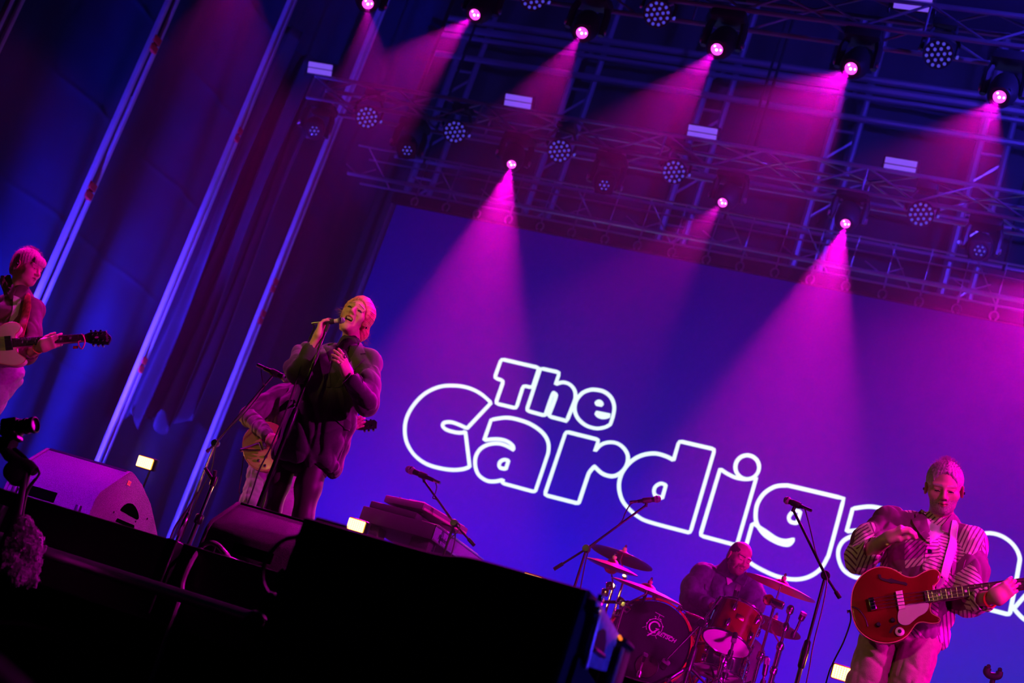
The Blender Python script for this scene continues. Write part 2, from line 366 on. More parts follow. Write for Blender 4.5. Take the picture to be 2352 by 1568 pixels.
LET = [
 ('T', c4, [[(692,122,c),(930,177,c),(888,303,c),(831,290,c),(786,433,c),(656,402,c),(706,259,c),(649,241,c)]]),
 ('h', c4, [[(940,180,c),(1060,207,c),(1034,282,c),(1080,269),(1125,283),(1155,320),(1160,365),(1150,400),(1105,513,c),(990,483,c),(1036,362),(1030,342),(1015,347),(968,480,c),(851,447,c)]]),
 ('e', c4, [[(1280,315),(1340,328),(1385,365),(1405,420),(1398,480),(1380,535,c),(1345,553),(1290,560),(1225,540),(1175,495),(1155,440),(1165,385),(1200,340),(1240,320)],
            [(1292,405,c),(1296,396),(1310,390),(1324,398),(1328,412,c)], [(1290,460,c),(1378,478,c),(1352,488),(1325,488),(1302,478)]]),
 ('C', c4, [[(628,398,c),(560,340),(480,303),(390,290),(300,298),(210,340),(140,410),(95,490),(82,570),(95,650),(140,725),(210,780),(290,808),(380,822),(450,817),(492,802,c),(465,582,c),(430,588),(380,580),(340,565),(322,545),(330,525),(370,520),(420,535),(475,560,c)]]),
 ('a', c4, [[(628,505,c),(720,492),(800,505),(880,535),(950,585),(985,640),(990,700),(970,770),(905,962,c),(695,905,c),(703,885,c),(650,895),(600,890),(550,855),(528,800),(530,740),(560,690),(610,662),(670,655),(720,668),(768,695,c),(765,670),(735,645),(690,630),(640,628),(583,635,c)],
            [(738,764,c),(710,758),(684,772),(678,795),(688,810),(720,816,c)]]),
 ('r', c4, [[(1100,580,c),(1308,632,c),(1282,705,c),(1320,665),(1370,648),(1425,655),(1470,690),(1492,740),(1480,800),(1440,845),(1390,862),(1330,845),(1280,800,c),(1250,835),(1235,870),(1180,1035,c),(965,980,c)]]),
 ('d', c4, [[(1815,640,c),(2040,692,c),(1885,1220,c),(1640,1155),(1560,1120),(1490,1060),(1450,1000),(1435,920),(1455,840),(1510,770),(1580,730),(1660,718),(1730,735),(1780,760,c)],
            [(1732,918,c),(1700,908),(1668,926),(1656,955),(1667,985),(1708,1000,c)]]),
 ('i', c5, [[(300,372,c),(350,405),(410,432),(480,442),(545,430,c),(412,888,c),(165,822,c)], [(483+80*math.cos(a*math.pi/6), 360+80*math.sin(a*math.pi/6)) for a in range(12)]]),
 ('g', c5, [[(1135,572,c),(800,493),(740,484),(670,492),(600,535),(555,600),(540,670),(548,740),(595,812),(670,862),(735,884),(770,880),(795,848,c),(740,858),(680,842),(610,795),(528,742,c),(516,747,c),(470,910,c),(480,965),(510,1010),(600,1062),(700,1102),(810,1118),(900,1100),(975,1050),(1020,980),(1045,910)],
            [(842,660,c),(808,655),(778,674),(764,702),(778,730),(820,738,c)]]),
 ('a2', None, None),
 ('n', c5, [[(1800,727,c),(2037,787,c),(2005,850,c),(2060,815),(2130,806),(2210,830),(2280,885),(2320,960),(2315,1040),(2255,1357,c),(2000,1290,c),(2070,990),(2055,958),(2035,975),(1950,1280,c),(1690,1213,c)]]),
 ('s', c5, [[(2283,1315,c),(2400,1180,c),(2470,1240),(2540,1262),(2560,1240),(2500,1190),(2420,1120),(2400,1030),(2450,950),(2550,920),(2650,945),(2710,985,c),(2650,1090,c),(2600,1060),(2560,1075),(2600,1120),(2680,1180),(2705,1260),(2660,1370),(2560,1430),(2440,1430),(2350,1385)]]),
]
geos = {}
for nm, cv, loops in LET:
    if nm == 'a2':
        d = at(*c5(1195, 640), SY-.02)-at(*c4(628, 505), SY-.02); g = dup(geos['a'], d)
    else: g = merge(*[ring(path(l, cv)) for l in loops])
    geos[nm] = g; part('letter', g, GLOW, vw)
# ------------------------------------------------------------------ hanging cloth at the left of the wall, ragged lower ends
dr = mat('loose_drape', (.06, .08, .13), .7, noise=.15, nscale=4)
for k, (Y, px0, px1, yb) in enumerate(((14.9, 285, 345, 985), (15.6, 345, 420, 1000), (16.1, 395, 470, 985))):
    a, b = at(px0, 900, Y), at(px1, 900, Y); zb = at((px0+px1)/2, yb, Y).z
    def fn(u, v, a=a, b=b, zb=zb, k=k):
        z0 = zb+.35*abs(math.sin(u*math.pi*2+.6)) if v < .01 else zb
        x = a.x+(b.x-a.x)*u; z = z0+(7.5-z0)*v if v > 0 else zb+.32*(1-abs(math.sin(u*math.pi*1.5+k)))
        return Vector((x, a.y+.07*math.sin(u*15+k)*(1-.3*v)+.05*math.sin(z*1.3+u*4), z))
    solo('loose_drape', grid(fn, 24, 40, .006), dr, ['narrow blue-lit cloth strip hanging behind the slim upright, two pointed ends', 'middle hanging cloth strip with a ragged lower end above the orange lamp', 'dark hanging cloth strip nearest the dim violet upright'][k], 'drape', 'hanging cloth strips by the side wall', angle=180)
# ================================================================== flown rig
truss_m = mat('truss_aluminium', (.5, .5, .53), .4, .8)
def truss(name, label, Y, zu, zl, x0, x1, depth=.34, bay=.55, drop=()):
    t = thing(name, label, 'truss', ((x0+x1)/2, Y, zl))
    for y, z in ((Y, zu), (Y, zl), (Y+depth, zu), (Y+depth, zl)): bar('chord', (x0, y, z), (x1, y, z), .025, truss_m, t)
    n = int((x1-x0)/bay); b = (x1-x0)/n
    for i in range(n):
        xa, xb = x0+i*b, x0+(i+1)*b
        p, q = ((xa, zl), (xb, zu)) if i % 2 else ((xa, zu), (xb, zl))
        for y in (Y, Y+depth): bar('brace', (p[0], y, p[1]), (q[0], y, q[1]), .013, truss_m, t)
        bar('brace', (xa, Y if i % 2 else Y+depth, zu), (xb, Y+depth if i % 2 else Y, zu), .013, truss_m, t)
        if i % 4 == 0:
            for y in (Y, Y+depth): bar('brace', (xa, y, zl), (xa, y, zu), .013, truss_m, t)
    for x in drop: bar('hoist_chain', (x, Y+depth/2, zu), (x, Y+depth/2, 11.0), .018, BLACKM, t)
    return t
YF, YM, YH = 12.0, 14.6, 16.5
zr = lambda r, Y: EYE.z+r*Y
truss('lighting_truss', 'front lighting truss crossing the top right corner, carrying the front beam lamps', YF, zr(.640, YF), zr(.615, YF), -8.6, 2.4, drop=(-7.5, -4, -.5))
truss('lighting_truss', 'middle lighting truss behind the front one, with flat strobes on top', YM, zr(.499, YM)+.02, zr(.487, YM)-.1, -9.3, 2.4, drop=(-8, -3.9, -1))
rt_ = thing('lighting_truss', 'rear screen truss with a row of hanging hooks above the video wall', 'truss', (-3.5, YH, zr(.421, YH)))
for y, z, r in ((YH, zr(.421, YH), .03), (YH, zr(.446, YH), .014), (YH+.4, zr(.446, YH), .014), (YH+.4, zr(.421, YH)+.05, .016)): bar('chord', (-.575*YH, y, z), (2.4, y, z), r, truss_m, rt_)
for k in range(12):
    x = -.575*YH+.15+k*.98
    bar('brace', (x, YH, zr(.446, YH)), (x+.3, YH+.4, zr(.421, YH)+.05), .009, truss_m, rt_); bar('brace', (x, YH, zr(.421, YH)), (x+.22, YH, zr(.421, YH)+.12), .009, truss_m, rt_); bar('brace', (x, YH, zr(.421, YH)), (x-.22, YH, zr(.421, YH)+.12), .009, truss_m, rt_)
for x in (-8.6, -4.5, -1.2): bar('hoist_chain', (x, YH+.2, zr(.446, YH)), (x, YH+.2, 11.0), .018, BLACKM, rt_)
# wire slings with hooks under the screen truss
hookpx = [(955,455),(1027,468),(1098,483),(1171,496),(1243,512),(1316,526),(1392,541),(1467,555),(1546,571),(1625,588),(1702,603),(1782,617),(1863,633),(1945,648),(2029,666),(2113,684),(2199,700),(2285,716)]
for i, (x, y) in enumerate(hookpx):
    p = at(x, y, YH); zc = zr(.421, YH)
    t = thing('rigging_hook', f'{["first","second","third","fourth","fifth","sixth","seventh","eighth","ninth","tenth","eleventh","twelfth","thirteenth","fourteenth","fifteenth","sixteenth","seventeenth","eighteenth"][i]} hook from the left under the screen truss', 'hook', p, 'hooks hanging in a row under the screen truss')
    part('strap', box(.022, .012, zc-p.z-.02, None, 0, 1, (p.x, p.y, (p.z+zc)/2+.01)), truss_m, t)
    a = [(p.x+.045*math.sin(k*math.pi/6), p.y, p.z-.05+.055*math.cos(k*math.pi/6)) for k in range(-5, 6)]
    part('hook', tube(a, .011, 6), truss_m, t)
    part('sling', tube([(p.x, p.y-.03, zc), (p.x+.01, p.y-.03, zr(.446, YH))], .007, 5), truss_m, t)
# ------------------------------------------------------------------ moving heads
LENS = emat('lit_lens', (1, .06, .80), 2.6); HOT = emat('lamp_filament', (1, .55, .95), 6.0)
BODY = mat('fixture_black', (.03, .03, .033), .45); GLASS = mat('dark_lens', (.05, .05, .09), .08, spec=.8); GLINT = emat('blue_glint', (.11, .08, 1), .62); REFLV = emat('violet_reflection', (.22, .09, 1), .95)  # blue glints on unlit lenses and violet strip reflections, put in as emission
def moving_head(px, Y, target, label, lit=True, power=0, size=26, ztop=None, r=.06, spec=None):
    p = at(*px, Y); q = Vector(target) if lit else Vector(target); d = (q-p).normalized()
    t = thing('moving_head_lamp', label, 'stage lamp', (p.x, p.y, p.z), 'beam lamps on the trusses')
    piv = p-d*.16; M = frameZ(p, d, (1, 0, 0)); ax = M.to_3x3() @ Vector((1, 0, 0)); ax = Vector((ax.x, ax.y, 0)).normalized() if abs(ax.z) < .9 else Vector((1, 0, 0))
    ax = Vector((0, 0, 1)).cross(d).normalized() if abs(d.z) < .98 else Vector((1, 0, 0))
    part('head', lathe([(.05, -.36), (.10, -.35), (.125, -.30), (.13, -.12), (.115, -.03), (r+.028, .012), (r+.008, .014), (r+.004, -.004)], M, 24), BODY, t)
    ln = part('lens', lathe([(r, -.012), (r, 0), (r*.8, .010), (r*.45, .017), (.004, .019)], M, 20), LENS if lit else GLASS, t)
    cells = []
    for k in range(7):
        a = k*math.pi/3; rr = 0 if k == 6 else r*.55
        cells.append(lathe([(r*.2, .012), (r*.2, .018), (r*.12, .0215), (.002, .0225)], M @ Matrix.Translation((rr*math.cos(a), rr*math.sin(a), .001 if k == 6 else -.006)), 10))
    if lit: part('lens_cell', merge(cells[0], cells[2], cells[6]), HOT, ln, kind='stuff')
    else: part('lens_cell', merge(*cells), GLINT, ln, kind='stuff')
    part('head_bezel', box(2.7*r, 2.7*r, .03, M @ Matrix.Translation((0, 0, -.01)), .02, 2), BODY, t)
    top = piv+Vector((0, 0, .28))
    for s in (-1, 1):
        a = piv+ax*s*.165
        arm = [a+Vector((0, 0, -.05)), a+Vector((0, 0, .06)), a+Vector((0, 0, .16)), top+ax*s*.13, top+ax*s*.04]
        part('yoke_arm', tube(arm, [.03, .038, .038, .034, .03], 8), BODY, t)
        part('pivot_knob', lathe([(.03, 0), (.03, .02), (.02, .025)], frameZ(a+ax*s*.02, ax*s), 10), ALU, t)
    zt = ztop if ztop else top.z+.2
    part('base', box(.34, .24, max(zt-top.z-.05, .1), None, .03, 2, (top.x, top.y, (top.z+zt-.05)/2)), BODY, t)
    for s in (-1, 1): part('clamp', box(.04, .06, .12, None, .01, 1, (top.x+s*.11, top.y, zt)), ALU, t)
    if lit and power: 
        l = lamp('beam', p+d*.075, q, power, MAG, size*1.15, .5, .015)
        l.parent = t; l.matrix_parent_inverse = Matrix.Translation(-p); l.name = 'beam_light'
    return t
ZF, ZM = zr(.615, YF), zr(.487, YM)-.1
#BEAMS
BE = [((845, 8), YF, (835, 420), 9.8, 500, 15, 'lit lamp nearest the side wall at the top edge, beam straight down'),
      ((1091, 33), YF, (760, 330), 10.2, 1400, 21, 'second lit front lamp, beam slanting left over the dark roof gap'),
      ((1337, 75), YF, (1110, 440), 9.8, 1300, 15, 'third lit front lamp, beam crossing the back scaffold'),
      ((1647, 113), YF, (1340, 480), 9.8, 1500, 19, 'fourth lit front lamp, wide beam above the second strobe'),
      ((1955, 157), YF, (1620, 470), 9.6, 1900, 26, 'brightest front lamp, wide beam in front of the rear uprights'),
      ((2296, 222), YF, (2080, 560), 9.8, 1200, 24, 'lit front lamp nearest the right edge of the rig'),
      ((1175, 377), YM, (1020, 960), 11.6, 5500, 18, 'lit rear lamp whose bright beam falls behind the singer'),
      ((1660, 465), YM, (1360, 800), 12.0, 800, 20, 'dimmer rear lamp in the middle with a faint slanting beam'),
      ((1942, 513), YM, (1760, 1100), 11.6, 5500, 19, 'lit rear lamp whose bright beam falls behind the drummer'),
      ((2530, 630), YM, (2270, 980), 11.6, 4200, 32, 'lit rear lamp just beyond the right edge, its beam entering behind the bass player'),
      ((560, -130), YF, (430, 560), 10.6, 330, 32, 'lit front lamp above the top edge, its beam falling along the side wall')]
for i, (px, Y, tp, tY, pw, sz, lab) in enumerate(BE):
    moving_head(px, Y, at(*tp, tY), lab, True, pw, sz, ZF-.02 if Y == YF else ZM-.02, .062 if Y == YF else .056)
for px, tp, lab in (((935, 345), (980, 900), 'unlit square-faced lamp left of the screen truss'), ((1388, 425), (1300, 900), 'unlit lamp with a square glowing bezel over the hook row'), ((2250, 575), (2150, 1100), 'unlit lamp with a square bezel near the right edge'),
                    ((722, 300), (700, 700), 'unlit lamp hanging at the top of the dim violet upright')):
    moving_head(px, YM, at(*tp, 9.0), lab, False, 0, 0, ZM-.02, .075)
# ------------------------------------------------------------------ wash lamps: round faces with many small lenses
def wash(px, Y, tp, tY, label, R=.125, ztop=0):
    p = at(*px, Y); d = (at(*tp, tY)-p).normalized(); M = frameZ(p, d); t = thing('wash_lamp', label, 'stage lamp', p, 'round multi-lens wash lamps')
    part('housing', lathe([(.05, -.24), (R*.8, -.22), (R, -.08), (R+.008, .0), (R+.004, .008), (R-.006, .006), (R-.008, -.004)], M, 26), BODY, t)
    cells = []; 
    for rr, n in ((0, 1), (R*.42, 6), (R*.80, 12)):
        for k in range(n):
            a = 2*math.pi*k/n+.2; cells.append(lathe([(R*.12, -.004), (R*.12, .006), (R*.08, .011), (.002, .013)], M @ Matrix.Translation((rr*math.cos(a), rr*math.sin(a), 0)), 9))
    part('lens_array', merge(*cells), GLINT, t, kind='stuff')
    ax = Vector((0, 0, 1)).cross(d).normalized(); piv = p-d*.1; top = piv+Vector((0, 0, .24))
    for s in (-1, 1):
        a = piv+ax*s*(R+.03); part('yoke_arm', tube([a, a+Vector((0, 0, .12)), top+ax*s*.09, top], .018, 8), BODY, t)
        part('pivot_knob', lathe([(.018, 0), (.018, .02), (.01, .024)], frameZ(a, ax*s), 10), GLINT if s > 0 else ALU, t)
    part('base', box(.22, .18, max(ztop-top.z, .08), None, .02, 2, (top.x, top.y, (top.z+max(ztop, top.z+.08))/2)), BODY, t)
for px, tp, lab in (((1225, -6), (1240, 700), 'wash lamp half cut by the top edge'), ((1510, 32), (1500, 700), 'wash lamp at the top between the third and fourth lit front lamps'), ((2155, 125), (2130, 600), 'darker wash lamp near the top right corner')):
    wash(px, YF, tp, 6.0, lab, .125, ZF-.02)
for px, lab in (((843, 270), 'faint wash lamp at the left end of the middle truss'), ((1045, 303), 'blue wash lamp left of the first bright rear beam'), ((1285, 347), 'wash lamp just right of the first bright rear beam'), ((1548, 395), 'wash lamp under the second strobe'), ((2115, 492), 'wash lamp right of the bright beam over the drummer')):
    wash(px, YM, (px[0]-150, px[1]+500), 8.5, lab, .13, ZM-.02)
# ------------------------------------------------------------------ flat strobes
def strobe(px, Y, label):
    p = at(*px, Y); t = thing('strobe_panel', label, 'strobe', p, 'flat strobe panels'); d = (EYE-p).normalized()
    M = frame(p, (1, 0, 0), d)
    part('case', box(.37, .17, .10, M @ Matrix.Translation((0, 0, -.055)), .012, 2), BODY, t)
    for s in (-1, 1): part('light_strip', box(.33, .062, .012, M @ Matrix.Translation((0, s*.036, 0)), .005, 1), REFLV, t)
    for s in (-1, 1): part('bracket', tube([p+Vector((s*.2, .04, 0)), p+Vector((s*.2, .06, -.1))], .012, 6), BODY, t)
for px, Y, lab in (((735, 158), YM, 'strobe panel at the far left end of the middle truss'), ((1190, 233), YM, 'strobe panel beside the third front beam'), ((1613, 305), YM, 'strobe panel under the fourth front beam'), ((2068, 380), YM, 'strobe panel right of the wide front beam'), ((2097, 6), YF, 'strobe panel on the front truss, cut by the top edge')):
    strobe(px, Y, lab)
# ================================================================== soft-body modelling: smooth distance fields meshed by surface nets
class Sdf:
    def __init__(s): s.p = []; s.noise = []
    def cap(s, a, b, ra, rb=None, k=.02, op='u'):
        s.p.append(('c', np.array(a, float), np.array(b, float), ra, ra if rb is None else rb, k, op)); return s
    def chain(s, pts, rs, k=.02):
        for i in range(len(pts)-1): s.cap(pts[i], pts[i+1], rs[i], rs[i+1], k)
        return s
    def ell(s, c, r, R=None, k=.02, op='u'):
        R = np.eye(3) if R is None else np.array(R)      # columns = axes of the ellipsoid
        s.p.append(('e', np.array(c, float), np.array(r if hasattr(r, '__len__') else (r, r, r), float), R, 0, k, op)); return s
    def bx(s, c, hs, R=None, rd=.01, k=.01, op='u'):
        R = np.eye(3) if R is None else np.array(R)
        s.p.append(('b', np.array(c, float), np.array(hs, float), R, rd, k, op)); return s
    def put(s, M):
        """the same shape moved by a 4x4 matrix (rigid, or with uniform scale)"""
        A = np.array(M)[:3, :3]; t = np.array(M)[:3, 3]; sc = abs(np.linalg.det(A))**(1/3); Q = A/sc; o = Sdf()
        for q in s.p:
            if q[0] == 'c': o.p.append(('c', A@q[1]+t, A@q[2]+t, q[3]*sc, q[4]*sc, q[5]*sc, q[6]))
            else: o.p.append((q[0], A@q[1]+t, q[2]*sc, Q@q[3], q[4]*sc, q[5]*sc, q[6]))
        return o
    def add(s, o): s.p += o.p; return s
    def bounds(s, q):
        if q[0] == 'c':
            r = max(q[3], q[4]); return np.minimum(q[1], q[2])-r, np.maximum(q[1], q[2])+r
        e = np.abs(q[3])@q[2]; return q[1]-e, q[1]+e
    def dist(s, q, P):
        if q[0] == 'c':
            d = q[2]-q[1]; L = float(d@d)+1e-12; w = P-q[1]; t = np.clip((w@d)/L, 0, 1)
            return np.linalg.norm(w-t[..., None]*d, axis=-1)-(q[3]+(q[4]-q[3])*t)
        w = (P-q[1])@q[3]
        if q[0] == 'e':
            a = np.linalg.norm(w/q[2], axis=-1); b = np.linalg.norm(w/(q[2]**2), axis=-1)+1e-9
            return a*(a-1)/b
        u = np.abs(w)-(q[2]-q[4]); return np.linalg.norm(np.maximum(u, 0), axis=-1)+np.minimum(u.max(-1), 0)-q[4]
    def comb(s, f, d, k, op):
        if op == 'u': h = np.maximum(k-np.abs(f-d), 0)/k; return np.minimum(f, d)-h*h*k*.25
        d = -d; h = np.maximum(k-np.abs(f-d), 0)/k; return np.maximum(f, d)+h*h*k*.25
    def ev(s, P):
        P = np.asarray(P, float); f = np.full(P.shape[:-1], 9.)
        for q in s.p: f = s.comb(f, s.dist(q, P), q[5], q[6])
        for n in s.noise: f = f+n(P)
        return f
    def mesh(s, h, only=None):
        B = [s.bounds(q) for q in s.p if q[6] == 'u']; lo = np.min([b[0] for b in B], 0)-.02-2*h; hi = np.max([b[1] for b in B], 0)+.02+2*h
        if only is not None: lo = np.maximum(lo, only[0]); hi = np.minimum(hi, only[1])
        n = np.ceil((hi-lo)/h).astype(int)+1
        ax = [lo[i]+h*np.arange(n[i]) for i in range(3)]
        f = np.full(n, .06, np.float32)
        for q in s.p:
            a, b = s.bounds(q); m = q[5]+.012+2*h
            i0 = np.clip(((a-m-lo)/h).astype(int), 0, n-1); i1 = np.clip(((b+m-lo)/h).astype(int)+2, 1, n)
            if np.any(i1 <= i0): continue
            sl = tuple(slice(i0[k], i1[k]) for k in range(3))
            P = np.stack(np.meshgrid(*[ax[k][sl[k]] for k in range(3)], indexing='ij'), -1)
            f[sl] = s.comb(f[sl], s.dist(q, P).astype(np.float32), q[5], q[6])
        if s.noise:
            I = np.argwhere(np.abs(f) < .03); P = lo+I*h; dd = sum(nn(P) for nn in s.noise); f[tuple(I.T)] += dd.astype(np.float32)
        return nets(f, lo, h)
def nets(f, lo, h):
    f[0], f[-1], f[:, 0], f[:, -1], f[:, :, 0], f[:, :, -1] = .06, .06, .06, .06, .06, .06
    sg = f < 0; n = np.array(f.shape)
    cnt = np.zeros(n-1, np.int8)
    for d in np.ndindex(2, 2, 2): cnt += sg[d[0]:n[0]-1+d[0], d[1]:n[1]-1+d[1], d[2]:n[2]-1+d[2]]
    act = (cnt > 0) & (cnt < 8); I = np.argwhere(act); idx = np.full(n-1, -1, np.int64); idx[act] = np.arange(len(I))
    acc = np.zeros((len(I), 3)); num = np.zeros(len(I))
    cs = list(np.ndindex(2, 2, 2))
    val = {c: f[I[:, 0]+c[0], I[:, 1]+c[1], I[:, 2]+c[2]].astype(float) for c in cs}
    for a in cs:
        for axs in range(3):
            if a[axs]: continue
            b = list(a); b[axs] = 1; b = tuple(b); va, vb = val[a], val[b]; m = (va < 0) != (vb < 0)
            t = np.where(m, va/(va-vb+1e-20), 0); p = np.array(a, float)+np.zeros((len(I), 3)); p[:, axs] = t
            acc[m] += p[m]; num[m] += 1
    V = lo+h*(I+acc/num[:, None]); F = []
    for axs in range(3):
        u, w = (axs+1) % 3, (axs+2) % 3
        A = [slice(None)]*3; Bq = [slice(None)]*3; A[axs] = slice(0, -1); Bq[axs] = slice(1, None)
        sa, sb = sg[tuple(A)], sg[tuple(Bq)]; E = np.argwhere(sa != sb)
        E = E[(E[:, u] > 0) & (E[:, w] > 0) & (E[:, u] < n[u]-1) & (E[:, w] < n[w]-1)]
        fl = sa[tuple(E.T)]
        def ci(du, dw):
            C = E.copy(); C[:, u] -= du; C[:, w] -= dw; return idx[tuple(C.T)]
        q = np.stack([ci(1, 1), ci(0, 1), ci(0, 0), ci(1, 0)], 1); q[~fl] = q[~fl][:, ::-1]; F.append(q)
    F = np.concatenate(F); F = F[(F >= 0).all(1)]
    return V, F
def relax(V, F, it=2, lam=.5):
    for _ in range(it):
        s = np.zeros_like(V); c = np.zeros(len(V))
        for a, b in ((0, 1), (1, 2), (2, 3), (3, 0)):
            np.add.at(s, F[:, a], V[F[:, b]]); np.add.at(c, F[:, a], 1); np.add.at(s, F[:, b], V[F[:, a]]); np.add.at(c, F[:, b], 1)
        V = V+lam*(s/np.maximum(c, 1)[:, None]-V)
    return V
def folds(amp=.004, wl=.09, seed=0, n=3, stretch=(1, 1, .45)):
    """soft creases: bent ridges in a few directions, the deepest one wins"""
    r = np.random.default_rng(seed); D = r.normal(size=(n, 3))*np.array(stretch); D /= np.linalg.norm(D, axis=1)[:, None]; D *= math.pi/(wl*r.uniform(.7, 1.4, n))[:, None]; ph = r.uniform(0, 6.28, n); E_ = r.normal(size=(n, 3))*14
    def fn(P):
        v = [1-np.abs(np.sin(P@D[i]+ph[i]+1.1*np.sin(P@E_[i]))) for i in range(n)]
        m = np.maximum.reduce(v); return amp*(m**2.2*1.6-.55)
    return fn
def hits(sdf, px):
    """where the line of sight through each pixel meets the shape (vectorised sphere tracing)"""
    px = np.asarray(px, float); C = np.array(CAMROT)
    D = np.stack([(px[:, 0]-1176)/FPX, np.ones(len(px)), -(px[:, 1]-784)/FPX], 1)@C.T; D /= np.linalg.norm(D, axis=1)[:, None]
    lo = np.min([sdf.bounds(q)[0] for q in sdf.p], 0); E0 = np.array(EYE); t = np.full(len(px), max(lo[1]-.05, .5)/1.0)
    t = (lo[1]-.05-E0[1])/D[:, 1]
    for _ in range(70): t = t+np.clip(sdf.ev(E0+D*t[:, None]), -.02, .2)*.8
    return E0+D*t[:, None], D
def normals(sdf, P, e=.004):
    g = np.stack([sdf.ev(P+np.eye(3)[i]*e)-sdf.ev(P-np.eye(3)[i]*e) for i in range(3)], -1); return g/(np.linalg.norm(g, axis=-1)[..., None]+1e-9)
def patch(poly, sdf, lift=.006, thick=.006, cuts=3, maxd=None):
    """a piece of cloth whose outline is a pixel polygon, lying on the shape"""
    bm = bmesh.new(); f = bm.faces.new([bm.verts.new((p[0], -p[1], 0)) for p in poly])
    bmesh.ops.triangulate(bm, faces=bm.faces[:])
    for _ in range(cuts):
        es = sorted(bm.edges, key=lambda e: -e.calc_length()); L = es[len(es)//3].calc_length()
        bmesh.ops.subdivide_edges(bm, edges=[e for e in bm.edges if e.calc_length() > max(6, L*.7)], cuts=1)
        bmesh.ops.triangulate(bm, faces=bm.faces[:])
    bm.verts.index_update(); P2 = np.array([(v.co.x, -v.co.y) for v in bm.verts]); F = [tuple(v.index for v in q.verts) for q in bm.faces]
    B = [tuple(v.index for v in e.verts) for e in bm.edges if len(e.link_faces) == 1]; bm.free()
    H, D = hits(sdf, P2); ok = np.abs(sdf.ev(H)) < .02
    if (~ok).any():                                     # outline points beyond the silhouette keep the depth of their nearest neighbour
        nn = np.array([np.argmin(((P2[ok]-p)**2).sum(1)) for p in P2[~ok]]); yy = H[ok][nn][:, 1]; H[~ok] = np.array(EYE)+D[~ok]*((yy-EYE.y)/D[~ok][:, 1])[:, None]
    if maxd is not None:
        md = np.median(H[:, 1]); H = np.where((H[:, 1] > md+maxd)[:, None], H-D*((H[:, 1]-md-maxd)/D[:, 1])[:, None], H)
    N_ = normals(sdf, H); top = H+N_*lift; bot = H+N_*(lift-thick); n = len(top)
    fr = np.cross(top[[q[1] for q in F]]-top[[q[0] for q in F]], top[[q[2] for q in F]]-top[[q[0] for q in F]]); s = (fr*N_[[q[0] for q in F]]).sum(1) < 0
    F = [q[::-1] if z else q for q, z in zip(F, s)]
    return np.concatenate([top, bot]), F+[tuple(i+n for i in q[::-1]) for q in F]+[(a, b, b+n, a+n) for a, b in B]
def plain(s): o = Sdf(); o.p = s.p; return o
def mergenp(*gs):
    V, F, n, M = [], [], 0, []
    for i, (v, f) in enumerate(gs):
        V.append(np.asarray(v, float)); F.append(np.asarray(f, np.int64)+n); n += len(v); M += [i]*len(f)
    return np.concatenate(V), np.concatenate(F), np.array(M)
# ------------------------------------------------------------------ head
def head_sdf(open_=0., wide=1., brow=0., age=0., neck=(0, -.050, -.20), jaw=1.):
    s = Sdf(); j = open_
    s.ell((0, -.014, .036), (.074*wide, .094, .086), k=.02)
    s.ell((0, .028, -.028), (.060*wide*(1+jaw)/2, .066, .082), k=.03)
    s.ell((0, .034-.004*j, -.076-.014*j), (.049*wide*jaw, .052, .036), k=.03)
    s.ell((0, .070-.006*j, -.098-.018*j), (.022, .018, .017), k=.025)
    for x in (-1, 1):
        s.ell((x*.046*wide, .056, -.024), (.020, .022, .018), k=.03)
        s.cap((x*.012, .087, .021+brow*.004), (x*.046*wide, .074, .022-brow*.004), .010, .009, .018)
        s.ell((x*.031, .099, -.001), (.019, .016, .012), k=.014, op='s')
        s.ell((x*.031, .0765, -.001), .0135, k=.003)
        s.cap((x*.018, .088, .007), (x*.045, .080, .006), .005, .004, .006)        # upper lid
        s.cap((x*.019, .087, -.010), (x*.043, .080, -.009), .0035, .003, .008)       # lower lid
        s.ell((x*.0115, .098, -.036), (.008, .010, .0075), k=.008)
        s.ell((x*.079*wide, -.012, -.008), (.009, .020, .031), R=np.array(Matrix.Rotation(x*-.35, 3, 'Z')), k=.008)
        s.ell((x*.0875*wide, -.008, -.008), (.008, .012, .020), k=.006, op='s')
        s.cap((x*.030, .080, -.040), (x*.037, .068, -.072-.01*j), .0025, .002, .016, op='s') if age or j else None
    s.cap((0, .090, .012), (0, .107, -.026), .0075, .0095, .012); s.ell((0, .110, -.031), (.0105, .0105, .0095), k=.008)
    for x in (-1, 1): s.ell((x*.006, .106, -.0425), (.0038, .005, .004), k=.003, op='s')
    lz, ll = -.060+.002*j, -.068-.020*j
    s.cap((-.021, .083, lz-.002), (0, .094, lz), .0045, .0062, .008).cap((0, .094, lz), (.021, .083, lz-.002), .0062, .0045, .008)
    s.cap((-.019, .082, ll), (0, .090-.004*j, ll-.001), .0045, .0072, .008).cap((0, .090-.004*j, ll-.001), (.019, .082, ll), .0072, .0045, .008)
    if j: s.ell((0, .088, (lz+ll)/2), (.020+.003*j, .028, (lz-ll)/2-.003), k=.005, op='s'); s.ell((0, .074, lz-.007), (.017, .011, .006), k=.002)
    else: s.cap((-.022, .094, -.0645), (.022, .094, -.0645), .0022, .0022, .004, op='s')
    s.cap((0, -.026, -.045), neck, .051*wide, .056*wide, .03)
    return s
